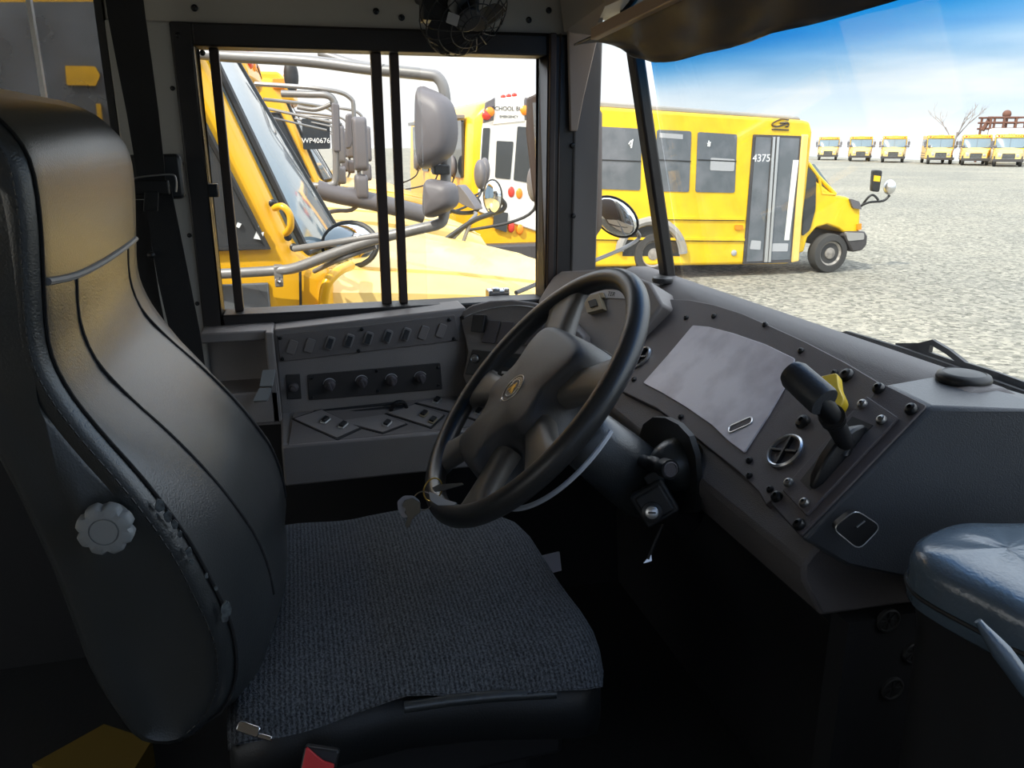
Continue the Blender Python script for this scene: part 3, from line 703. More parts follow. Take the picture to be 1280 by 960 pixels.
text('label_lettering', 'TER', fl, .0145, 'letter', mpan, .0006)
cn = plate4(mpan, Mf, [(734, 376), (753, 370), (759, 389), (739, 394)], 0, .014, 'tan', 'connector', r=.002, label='small brown plug connector')
plate4(cn, Mf, [(741, 380), (750, 377), (753, 385), (744, 388)], .014, .017, 'letter', 'connector_socket', r=.001)
plate4(cn, Mf, [(739, 371), (756, 367), (758, 373), (741, 377)], 0, .008, 'tan', 'connector_tab', r=.001)

# ------------------------------------------------ side console under the window
con = thing('side_console', 'charcoal switch console along the wall under the side window', 'console', (W + .05, .12, 1.6))
xc = -1.80
b = NB()
prism(b, [(W + .001, -.062, 1.588), (W + .001, .372, 1.588), (W + .001, .372, 1.836), (W + .001, .365, 1.8345), (W + .001, -.062, 1.808)], (.1, 0, 0))
bx(b, xc, -1.665, -.062, .42, 1.49, 1.583)
prism(b, [(xc - .02, -.062, 1.62), (xc - .02, -.062, 1.5), (-1.672, -.062, 1.5), (-1.672, -.062, 1.578)], (0, .48, 0))
bx(b, W + .001, xc, -.062, .345, 1.49, 1.60)
cbody = obj('console_body', b, 'console', con, bevel=.005)
b = NB(); bx(b, W + .001, -1.80, -.215, -.062, 1.785, 1.808); bx(b, W + .001, -1.775, -.080, -.062, 1.60, 1.808); bx(b, W + .001, -1.775, -.215, -.062, 1.60, 1.675); bx(b, W + .001, W + .012, -.215, -.062, 1.60, 1.80)
obj('open_tray', b, 'console', con, bevel=.004, label='open storage recess at the seat end')
b = NB(); f = Fr(PX(333, 483, -1.765), (.9, -.1, .5)); slabpx(b, f, [(329, 464), (345, 463), (341, 484), (325, 484)], 0, .010, .002); slabpx(b, f, [(325, 486), (340, 486), (335, 502), (317, 503)], 0, .012, .003)
obj('tray_latch', b, 'knob', con, bevel=.002, label='grey spring latch')
S1 = Fr((xc, .146, 1.77), (1, 0, 0))
sp = plate4(con, S1, [(346, 419), (568, 393), (574, 425), (350, 452)], 0, .005, 'conpanel', 'switch_panel', r=.004)
d0 = math.atan2(.032, .405)
for i, (u, v) in enumerate(((365, 433), (387, 431), (412, 428), (436, 425), (460, 422), (484, 419.5), (507, 417), (529, 415), (551, 412.5))):
    a_, b_ = S1.ab(u, v); f = S1.at(a_, b_, .005, d0 - .46)
    if 2 <= i <= 6:
        bb = NB(); slab(bb, f, rect(.0185, .031, .005), 0, .004); o = obj('rocker_switch', bb, 'bezel', sp, bevel=.001)
        bb = NB(); lo = [f.p(sx * .0055, sy, h) for sy, h in ((-.011, .004), (-.011, .009), (0, .0065), (.011, .005), (.011, .004)) for sx in (1,)]
        prism(bb, lo, f.e1 * -.011); obj('rocker_cap', bb, 'black', sp, bevel=.0008)
    else:
        bb = NB(); slab(bb, f, rect(.019, .032, .004), 0, .0035); obj('switch_blank', bb, 'plastic', sp, bevel=.001)
for u, v in ((350, 422), (353, 448), (452, 411), (448, 438), (561, 399), (567, 423)):
    a_, b_ = S1.ab(u, v); screw(S1, a_, b_, sp, .0045, .004, c=.005)
hp = plate4(con, S1, [(384, 468), (550, 453), (553, 486), (386, 500)], -.0, .004, 'heater', 'heater_panel', r=.004)
for u, v in ((412, 480), (452, 476), (489, 474), (525, 471)):
    a_, b_ = S1.ab(u, v); f = S1.at(a_, b_, .004, .3)
    bb = NB(); lathe(bb, f.o, f.n, [(.0135, 0), (.0135, .003), (.011, .004), (.0105, .016), (.009, .018), (0, .018)], 24); box(bb, f.p(0, 0, .020), (.0025, .010, .004), (f.e1, f.e2, f.n)); obj('heater_knob', bb, 'panel', hp, bevel=.001)
    bb = NB(); tube(bb, [f.p(.0145 * math.cos(a), .0145 * math.sin(a), .0012) for a in [.1 + 2.6 * k / 16 for k in range(17)]], .0009, 5); obj('knob_scale', bb, 'silver', hp)
for u, v in ((390, 472), (547, 459), (548, 481), (390, 496), (471, 463), (472, 488)):
    a_, b_ = S1.ab(u, v); screw(S1, a_, b_, hp, .004, .003, c=.004)
kp = plate4(con, S1, [(357, 468), (375, 467), (377, 498), (359, 499)], 0, .004, 'heater', 'knob_panel', r=.002)
a_, b_ = S1.ab(367, 483); bb = NB(); lathe(bb, S1.p(a_, b_, .004), S1.n, [(.011, 0), (.010, .01), (.006, .012), (.006, .02), (0, .021)], 20); obj('small_knob', bb, 'panel', kp)
# rail with a curled cable above the tray
bb = NB(); tube(bb, [PX(388, 522, -1.775), PX(450, 515, -1.775), PX(508, 508, -1.775)], .006, 8); tube(bb, [PX(392, 515, -1.785), PX(505, 503, -1.785)], .004, 8)
bb2 = spl([PX(488, 514, -1.765), PX(494, 504, -1.76), PX(504, 503, -1.76), PX(508, 512, -1.765), PX(500, 519, -1.765), PX(490, 516, -1.765)], 4)
tube(bb, bb2, .005, 8); obj('tray_rail', bb, 'black', con)
T_ = Fr(V((-1.735, .15, 1.598)) + V((0, 0, .0)), (.29, 0, 1)); 
TB = Fr((-1.672, .15, 1.5795), V((.042, 0, .128)).cross(V((0, 1, 0))) * -1 if False else V((.0, 0, 1)) * .128 + V((1, 0, 0)) * .040, (0, 1, 0))
tp = plate4(con, TB, [(367, 517), (560, 496), (700, 500), (700, 522), (620, 531), (360, 558)], .0, .003, 'conpanel', 'lower_switch_tray', r=.003)
for px in ([(368, 526), (402, 515), (449, 537), (421, 550)], [(424, 529), (482, 521), (507, 532), (478, 543)], [(484, 519), (519, 508), (554, 521), (538, 536)], [(521, 506), (547, 500), (600, 508), (575, 520)], [(579, 521), (603, 505), (640, 510), (604, 530)]):
    cu_ = sum(p[0] for p in px) / 4, sum(p[1] for p in px) / 4
    plate4(tp, TB, [(cu_[0] + (p[0] - cu_[0]) * 1.09, cu_[1] + (p[1] - cu_[1]) * 1.11) for p in px], .003, .0045, 'trimblack', 'plate_gap', r=.002, bev=0)  # larger black slab paints the dark gap around each plate
    plate4(tp, TB, px, .0045, .007, 'console', 'diamond_plate', r=.002, bev=.001)
for u, v, m in ((407, 529, 'black'), (429, 535, 'black'), (484, 533, 'black'), (530, 521, 'tan'), (541, 529, 'tan'), (546, 504, 'black'), (586, 514, 'black'), (598, 518, 'black')):
    a_, b_ = TB.ab(u, v); f = TB.at(a_, b_, .007, .9)
    bb = NB(); slab(bb, f, rect(.024, .016, .004), 0, .003); o = obj('tray_switch', bb, m if m == 'tan' else 'silver', tp, bevel=.001)
    bb = NB(); slab(bb, f, rect(.018, .011, .002), .003, .008); obj('tray_switch_cap', bb, 'black', tp, bevel=.001)

# ================================================================== PARKING BRAKE LEVER
lv = thing('lever_shifter', 'black T-handled lever on a bolted plate at the right end of the dashboard', 'lever', Q2.px(1060, 560))
b = NB(); slabpx(b, Q2, [(1106, 482), (1160, 509), (1003, 672), (965, 630)], .0005, .004, .004); lp1 = obj('mounting_plate', b, 'panel', lv, bevel=.001)
b = NB(); slabpx(b, Q2, [(1087, 500), (1127, 527), (1012, 649), (982, 617)], .004, .009, .003); lp2 = obj('raised_plate', b, 'panel', lv, bevel=.001)
b = NB(); slabpx(b, Q2, [(1070, 526), (1096, 537), (1017, 618), (1005, 606)], .009, .0095); obj('lever_slot', b, 'trimblack', lv)
for u, v in ((1101, 489), (1142, 515), (1002, 659), (974, 624)):
    a_, b_ = Q2.ab(u, v); screw(Q2, a_, b_, lv, .0082, .008, name='bolt', c=.004)
for u, v in ((1083, 511), (1107, 531), (991, 609), (1011, 634)):
    a_, b_ = Q2.ab(u, v); screw(Q2, a_, b_, lv, .0068, .006, 'steel', name='bolt', c=.009)
s0 = Q2.px(1052, 566, .012); 
b = NB(); rings = []
for t, w_, h in ((0, .004, .006), (.12, .009, .013), (.35, .010, .022), (.6, .010, .026), (.85, .009, .018), (1, .004, .006)):
    ce = Q2.px(1016, 612, .008) * (1 - t) + Q2.px(1082, 534, .008) * t
    ax = (Q2.px(1082, 534) - Q2.px(1016, 612)).normalized(); sd = Q2.n.cross(ax)
    rings.append([ce - sd * w_, ce + sd * w_, ce + sd * w_ * .8 + Q2.n * h, ce - sd * w_ * .8 + Q2.n * h])
loft(b, rings); obj('lever_quadrant', b, 'black', lv, bevel=.003)
h1 = PX(1031, 503, -.715); h0 = PX(992, 468, -.76)
ax = (h1 - h0).normalized(); rad_ = .0180
b = NB(); lathe(b, h0, ax, [(.006, -.006), (rad_ * .8, -.005), (rad_ * .98, .002), (rad_, .02), (rad_ * 1.02, (h1 - h0).length - .004), (rad_ * .97, (h1 - h0).length), (.004, (h1 - h0).length + .0005), (.0025, (h1 - h0).length - .002), (0, (h1 - h0).length - .002)], 32); obj('handle', b, 'handle', lv)
n0 = PX(1040, 521, -.73)
b = NB(); tube(b, [h0 * .25 + h1 * .75, n0, Q2.px(1056, 553, .02), s0], [.013, .0115, .011, .0115], 14); obj('shaft', b, 'black', lv)
b = NB(); d = (Q2.px(1056, 553, .02) - n0).normalized()
for k in range(3): tube(b, [n0 - d * (.004 - k * .006), n0 - d * (.001 - k * .006)], .0145, 16)
obj('shaft_collar', b, 'screw', lv)
yk = thing('yellow_pull_knob', 'yellow paddle-shaped pull knob behind the T-handled lever', 'knob', Q.px(1045, 492, .01))
b = NB(); fy = Q.at(*Q.ab(1044, 491, .03), .03)
slab(b, fy, rpoly([tuple(V((*Q.ab(*p, .03), 0))[k] - V((*Q.ab(1044, 491, .03), 0))[k] for k in (0, 1)) for p in ((1027, 475), (1050, 470), (1052, 487), (1059, 503), (1054, 514), (1036, 517), (1030, 500))], .005), -.006, .008); obj('knob_paddle', b, 'yellowknob', yk, bevel=.003)
b = NB(); lathe(b, fy.p(0, 0, -.026), fy.n, [(.006, .002), (.006, .022)], 16); obj('knob_stem', b, 'black', yk)

# ================================================================== STEERING WHEEL
tw = .846
WC = V((-1.19, .348, 1.815)); WN = V((-.029, -math.sin(tw), math.cos(tw)))
sw = Fr(WC, WN, (1, 0, 0))
wheel = thing('steering_wheel', 'black steering wheel with a round gold emblem on its centre pad', 'steering wheel', WC)
RW = .234
b = NB(); tube(b, [sw.p(RW * math.cos(a), RW * math.sin(a)) for a in [2 * PI * k / 96 for k in range(96)]], .0178, 18, True); obj('rim', b, 'wheel', wheel, smooth=180)
# centre pad: waisted block, broad at the top
half = [(.0, .118), (.062, .116), (.098, .104), (.108, .080), (.100, .050), (.092, .020), (.104, -.008), (.112, -.030), (.104, -.050), (.080, -.062), (.062, -.085), (.056, -.112), (.064, -.136), (.060, -.150), (.034, -.157), (.0, -.158)]
hp_ = spl([(*p, 0) for p in half], 3)
outl = [(p.x, p.y) for p in hp_] + [(-p.x, p.y) for p in hp_[-2:0:-1]]
b = NB()
def ol(k, h, sh=0): return [sw.p(x * k, (y + .02) * (1 - (1 - k) * .8) - .02, h) for x, y in outl]
loft(b, [ol(.9, -.078), ol(1.08, -.070), ol(1.10, -.058), ol(1.05, -.030), ol(.99, -.004), ol(.95, .012), ol(.90, .0195), ol(.83, .0225), ol(.4, .0255), ol(.02, .026)]); pad = obj('centre_pad', b, 'wheelpad', wheel, smooth=40)
b = NB(); tube(b, ol(1.10, -.056), .0018, 6, True); obj('pad_gap', b, 'trimblack', wheel)
b = NB(); f = sw.at(0, -.012, .0235)
lathe(b, f.o, f.n, [(.026, -.004), (.0265, .001), (.025, .003), (.023, .003), (.0225, .0018), (0, .0018)], 36); em = obj('emblem', b, 'trimblack', pad, label='round black and silver emblem with a gold figure')
for r_, m in ((.0255, 'silver'), (.0165, 'silver')):
    b = NB(); tube(b, [f.p(r_ * math.cos(a), r_ * math.sin(a), .0026) for a in [2 * PI * k / 36 for k in range(36)]], .0010, 6, True); obj('emblem_ring', b, m, pad)
b = NB()
slab(b, f, [(-.012, -.007), (-.010, -.009), (-.004, .001), (-.001, -.009), (.002, -.009), (.001, -.001), (.007, -.009), (.011, -.007), (.004, .003), (.006, .006), (.002, .006), (.0015, .011), (-.0015, .011), (-.002, .006), (-.006, .006), (-.004, .003)], .0018, .0032); obj('emblem_figure', b, 'brass', pad)
b = NB(); 
for k in range(14):
    a = PI * (.12 + .76 * k / 13); g = f.at(.0205 * math.cos(a), .0205 * math.sin(a), .0018, a - PI / 2); box(b, g.p(0, 0, .0006), (.0008, .0018, .0006), (g.e1, g.e2, g.n))
obj('emblem_lettering', b, 'silver', pad)
b = NB(); lathe(b, f.p(-.008, -.0265, .0), f.n, [(.005, -.003), (.005, .002), (.003, .0034), (0, .0036)], 14); obj('emblem_pin', b, 'chrome', pad)
# six arms reach from the pad to the rim
for deg, w0, w1, rin in ((133, .050, .066, .105), (27, .040, .056, .100), (196, .034, .056, .090), (344, .034, .056, .090), (238, .030, .052, .11), (302, .030, .052, .11)):
    a = math.radians(deg); u = V((math.cos(a), math.sin(a), 0)); w = V((-u.y, u.x, 0)); rings = []
    for t in range(7):
        s = t / 6; r_ = rin + (RW - .004 - rin) * s
        hw = (w0 + (w1 - w0) * s ** 2) * .72 if s < .99 else w1 * .95
        zt = -.006 + .010 * s; th = .026 - .010 * s
        c = u * r_
        q = []
        for k in range(12):
            an = 2 * PI * (k + .5) / 12
            q.append(sw.p(c.x + w.x * hw * math.copysign(abs(math.cos(an)) ** .6, math.cos(an)), c.y + w.y * hw * math.copysign(abs(math.cos(an)) ** .6, math.cos(an)), zt - .010 + th * .75 * math.copysign(abs(math.sin(an)) ** .6, math.sin(an))))
        rings.append(q)
    b = NB(); loft(b, rings); obj('arm', b, 'spoke', wheel, smooth=80)
b = NB(); lathe(b, sw.p(0, 0, -.062), -WN, [(.085, 0), (.08, .02), (.055, .04), (.045, .05), (.045, .07)], 32); obj('hub_boss', b, 'black', wheel)
# pale cable ring below the rim
b = NB(); tube(b, [sw.p(-.005 + .163 * math.cos(a), -.012 + .163 * math.sin(a), -.080) for a in [math.radians(-128 + 146 * k / 40) for k in range(41)]], .0042, 8); 
tube(b, [sw.p(-.005 + .163 * math.cos(math.radians(d)), -.012 + .163 * math.sin(math.radians(d)), -.080) * (1 - t) + sw.p(0, 0, -.085) * t for d in (-128,) for t in (0, .5, 1)], .0035, 8)
obj('pale_ring', b, 'white', wheel, label='thin white cable arc behind the rim')

# ------------------------------------------------ column, stalk and ignition
col = thing('steering_column', 'black steering column with stalk and dome below the wheel', 'steering column', sw.p(0, 0, -.28))
def ringc(h, wx, wy, k=20, p=3.2, dy=0):
    r = []
    for i in range(k):
        a = 2 * PI * i / k; ca, sa = math.cos(a), math.sin(a)
        r.append(sw.p(wx * math.copysign(abs(ca) ** (2 / p), ca), dy + wy * math.copysign(abs(sa) ** (2 / p), sa), h))
    return r
b = NB(); loft(b, [ringc(-.11, .052, .045), ringc(-.118, .058, .052), ringc(-.20, .064, .058), ringc(-.27, .066, .06), ringc(-.285, .058, .054)]); obj('column_shroud', b, 'vinyl', col, smooth=40)
b = NB(); lathe(b, sw.p(0, 0, -.26), -WN, [(.04, 0), (.04, .13)], 20); obj('column_tube', b, 'black', col)
q = PX(848, 580, -1.115); b = NB(); ball(b, q, .042, .05, .045); obj('column_dome', b, 'vinyl', col)
b = NB(); p0, p1 = PX(790, 572, -1.16), PX(838, 587, -1.04); d = (p1 - p0)
tube(b, [p0, p0 + d * .45, p0 + d * .5, p0 + d * .62, p0 + d * .66, p0 + d * .80, p0 + d * .84, p1], [.010, .011, .013, .013, .011, .0115, .0155, .0155], 16); st = obj('indicator_stalk', b, 'black', col)
dn = d.normalized(); b = NB(); lathe(b, p1, dn, [(.0125, -.002), (.0125, .001), (.0105, .0018), (.010, .0008), (0, .0008)], 20); obj('stalk_end', b, 'panel', st)
ig = thing('ignition_switch', 'black ignition switch box with a silver key cylinder under the column', 'ignition switch', PX(818, 632, -1.06))
f = Fr(PX(818, 630, -1.06), (.86, -.42, .30)).at(0, 0, 0, .6)
b = NB(); slab(b, f, rect(.058, .058, .006), -.045, 0); slab(b, f, rect(.046, .046, .005), 0, .006); obj('switch_body', b, 'rubber', ig, bevel=.003)
b = NB(); slab(b, f.at(.020, .034, -.02), rect(.03, .02, .004), -.02, .0); tube(b, [f.p(.015, .03, -.03), PX(826, 600, -1.10)], .012, 8); obj('switch_bracket', b, 'rubber', ig, bevel=.002)
b = NB(); g = f.at(*f.ab(815, 640, .006), .006); lathe(b, g.o, g.n, [(.016, -.002), (.016, .004), (.012, .0055), (.0105, .0055)], 24); obj('lock_collar', b, 'black', ig)
b = NB(); lathe(b, g.o, g.n, [(.0102, 0), (.0102, .0075), (.0085, .0085), (0, .0085)], 24); cyl = obj('key_cylinder', b, 'silver', ig, label='silver key cylinder')
b = NB(); slab(b, g.at(0, 0, 0, -.55), rect(.012, .0026, .001), .0085, .0090); obj('key_slot', b, 'trimblack', cyl)
q = PX(810, 699, -1.05); b = NB(); f = Fr(q, (1, -.3, .4)).at(0, 0, 0, .5); slab(b, f, rpoly([(-.010, -.002), (.004, -.005), (.008, .004), (.002, .003)], .001), -.002, .002)
obj('wire_clip', b, 'chrome', ig)
b = NB(); tube(b, [q, V((q.x - .015, q.y + .03, q.z + .05)), PX(822, 655, -1.075)], .003, 6); obj('switch_wire', b, 'black', ig)

# ------------------------------------------------ keys on the rim
kq = sw.p(RW * math.cos(math.radians(262)), RW * math.sin(math.radians(262)))
kc_ = PX(536, 617, -1.19)
keys = thing('key_ring', 'bunch of keys with a pale tag hung on the lower rim of the steering wheel', 'keys', kc_)
f = Fr(PX(524, 622, kc_.x + .01), (.75, -.6, .25))
b = NB(); f1 = Fr(PX(541, 612, -1.185), (.5, -.75, .6)); tube(b, [f1.p(.019 * math.cos(a), .019 * math.sin(a)) for a in [2 * PI * k / 28 for k in range(28)]], .0013, 6, True); obj('split_ring', b, 'brass', keys)
b = NB(); f1 = Fr(PX(529, 626, -1.17), (.8, -.2, .9)); tube(b, [f1.p(.016 * math.cos(a), .016 * math.sin(a)) for a in [2 * PI * k / 28 for k in range(28)]], .0012, 6, True); obj('split_ring', b, 'chrome', keys)
fk = Fr(PX(515, 640, -1.16), (.9, -.35, .25))
b = NB(); tg = [(496, 627), (504, 620), (516, 620), (524, 626), (526, 640), (514, 646), (503, 648), (497, 638)]
slabpx(b, fk, tg, -.004, -.002, .004); obj('key_tag', b, 'tag', keys, label='pale rounded key tag', bevel=.0006)
b = NB(); ky = [(506, 625), (516, 622), (526, 628), (526, 640), (519, 645), (515, 650), (513, 657), (509, 660), (507, 656), (510, 645), (506, 640), (508, 636), (503, 632)]
slabpx(b, fk, ky, .001, .0032, .0015); obj('key', b, 'key', keys, label='dark worn steel key', bevel=.0005)
b = NB(); fk2 = Fr(PX(560, 608, -1.13), (.5, -.6, .6)); slabpx(b, fk2, [(541, 610), (549, 606), (578, 604), (580, 606), (556, 613), (544, 615)], 0, .002, .001); obj('key', b, 'steel', keys, label='long thin key lying inside the rim')
b = NB(); fk3 = Fr(PX(555, 624, -1.12), (.3, -.7, .65)); slabpx(b, fk3, [(537, 615), (545, 618), (558, 625), (572, 629), (568, 632), (548, 632), (539, 626)], 0.0, .002, .002); obj('tag_strip', b, 'white', keys, label='white plastic tag strip')

# ------------------------------------------------ padded lid at lower right
pd = thing('padded_cover', 'glossy blue-black padded cover at the lower right corner', 'padded cover', PZ(1230, 700, 1.60))
zt = 1.79
outp = [(1140, 678), (1158, 664), (1190, 655), (1225, 652), (1290, 652), (1420, 665), (1470, 720), (1400, 800), (1290, 770), (1230, 742), (1175, 715), (1148, 697)]
OP = [PZ(u, v, zt) for u, v in outp]; OP = spl(OP, 4, True); ce = sum(OP, V()) / len(OP)
b = NB(); rings = []
for k, h in ((.90, -.062), (.985, -.055), (1.0, -.035), (.995, -.016), (.96, -.003), (.85, .004), (.6, .008), (.3, .010), (.02, .010)):
    rings.append([ce + (p - ce) * k + V((0, 0, h + (0 if k > .9 else .003 * noise.noise(p * 14)))) for p in OP])
loft(b, rings); obj('cover_pad', b, 'pad', pd, smooth=70)
b = NB(); tube(b, [ce + (p - ce) * 1.002 + V((0, 0, -.040)) for p in OP], .0025, 6, True); obj('cover_seam', b, 'trimblack', pd)
b = NB(); loft(b, [[ce + (p - ce) * k + V((0, 0, h)) for p in OP] for k, h in ((.88, -.06), (.80, -.10), (.72, -.35), (.70, FLOOR - zt + .001))]); obj('cover_housing', b, 'darkwall', pd)
b = NB(); p0, p1, p2 = PX(1222, 776, -.44), PX(1262, 828, -.42), PX(1300, 880, -.40)
tube(b, spl([p0, p1, p2], 4), [.003, .004, .006, .008, .008, .008, .008, .007, .006], 10); obj('grab_bar', b, 'pad', pd, label='shiny dark bar catching blue light')
# ================================================================== OUTSIDE: THIS BUS'S WIPER AND MIRRORS
wp = thing('windshield_wiper', 'black windshield wiper resting outside above the dashboard', 'wiper', PY(1200, 455, 1.0))
Wf = Fr((-.9, .99, 1.9), (0, -1, .1), (1, 0, 0))
b = NB(); slabpx(b, Wf, [(1056, 416), (1063, 414), (1130, 434), (1210, 462), (1300, 494), (1300, 500), (1200, 469), (1120, 440)], 0, .010); obj('wiper_blade', b, 'rubber', wp)
b = NB()
def bar(b, pts, w, h0, h1):
    for (p, q) in zip(pts[:-1], pts[1:]):
        a, c = V((*Wf.ab(*p), 0)), V((*Wf.ab(*q), 0)); d = (c - a).normalized(); n = V((-d.y, d.x, 0)) * w; a -= d * w * .5; c += d * w * .5
        slab(b, Wf, [(a + n).to_tuple()[:2], (a - n).to_tuple()[:2], (c - n).to_tuple()[:2], (c + n).to_tuple()[:2]], h0, h1)
bar(b, [(1118, 432), (1145, 432), (1162, 428), (1182, 440), (1202, 456), (1240, 468), (1300, 490)], .0045, -.012, -.004)
bar(b, [(1120, 433), (1155, 442), (1200, 458), (1240, 474), (1300, 497)], .004, -.012, -.004)
for p, q in (((1140, 432), (1150, 444)), ((1165, 446), (1168, 452)), ((1180, 452), (1182, 458)), ((1196, 452), (1194, 463)), ((1208, 458), (1206, 466)), ((1230, 465), (1226, 474)), ((1250, 472), (1246, 480)), ((1270, 480), (1266, 488))): bar(b, [p, q], .004, -.012, -.004)
slab(b, Wf, [Wf.ab(*p) for p in ((1122, 433), (1160, 429), (1158, 440), (1136, 440))], -.012, -.004)
obj('wiper_arm', b, 'black', wp)

mr = thing('side_mirror', 'tall brown-black side mirror of this bus outside the corner post', 'mirror', PX(680, 210, -2.3))
mf = Fr(PX(700, 210, -2.28), (.70, -.70, .06))
mo = [mf.ab(*p) for p in ((657, 122), (668, 117), (735, 122), (745, 140), (745, 285), (735, 300), (690, 310), (672, 295), (664, 235), (656, 165))]
b = NB(); slab(b, mf, mo, -.05, 0); obj('mirror_housing', b, 'browntrim', mr, bevel=.008)
b = NB(); slab(b, mf, [mf.ab(*p) for p in ((666, 128), (730, 132), (738, 145), (738, 225), (675, 235), (670, 200))], 0, .002); obj('mirror_face', b, 'mirrorglass', mr)
b = NB(); tube(b, [mf.px(690, 305, -.02), mf.px(690, 340, -.02), V((-1.97, .78, 1.70))], .010, 8); obj('mirror_bracket', b, 'browntrim', mr)
cm = thing('crossover_mirror', 'round convex mirror on a thin arm outside the quarter glass', 'mirror', PX(770, 272, -2.3))
cf_ = Fr(PX(769, 271, -2.35), (.75, -.62, -.1)); c0 = cf_.o
e1_ = (cf_.px(796, 290) - c0); r1 = e1_.length; e1_.normalize()
b = NB(); ball(b, c0, .078, .052, .022, (e1_, cf_.n.cross(e1_), cf_.n), lo=0); o = obj('mirror_dome', b, 'mirrorglass', cm, smooth=80)
b = NB(); tube(b, [c0 + e1_ * .079 * math.cos(a) + cf_.n.cross(e1_) * .053 * math.sin(a) for a in [2 * PI * k / 32 for k in range(32)]], .004, 8, True); obj('mirror_rim', b, 'black', cm)
b = NB(); tube(b, spl([c0 + e1_ * .07 - cf_.n * .01, PX(799, 297, -2.36), PX(780, 310, -2.33), PX(735, 329, -2.2), PX(690, 347, -2.1), PX(645, 366, -1.99)], 4), .006, 8); obj('mirror_arm', b, 'greymetal', cm)
b = NB(); q = PX(622, 368, -1.985); box(b, q, (.018, .028, .014)); box(b, q + V((.012, -.008, .014)), (.008, .010, .006)); box(b, q + V((.012, .020, .012)), (.008, .007, .006)); obj('arm_clamp', b, 'chrome', cm, bevel=.003, label='shiny clamp of the mirror arm')

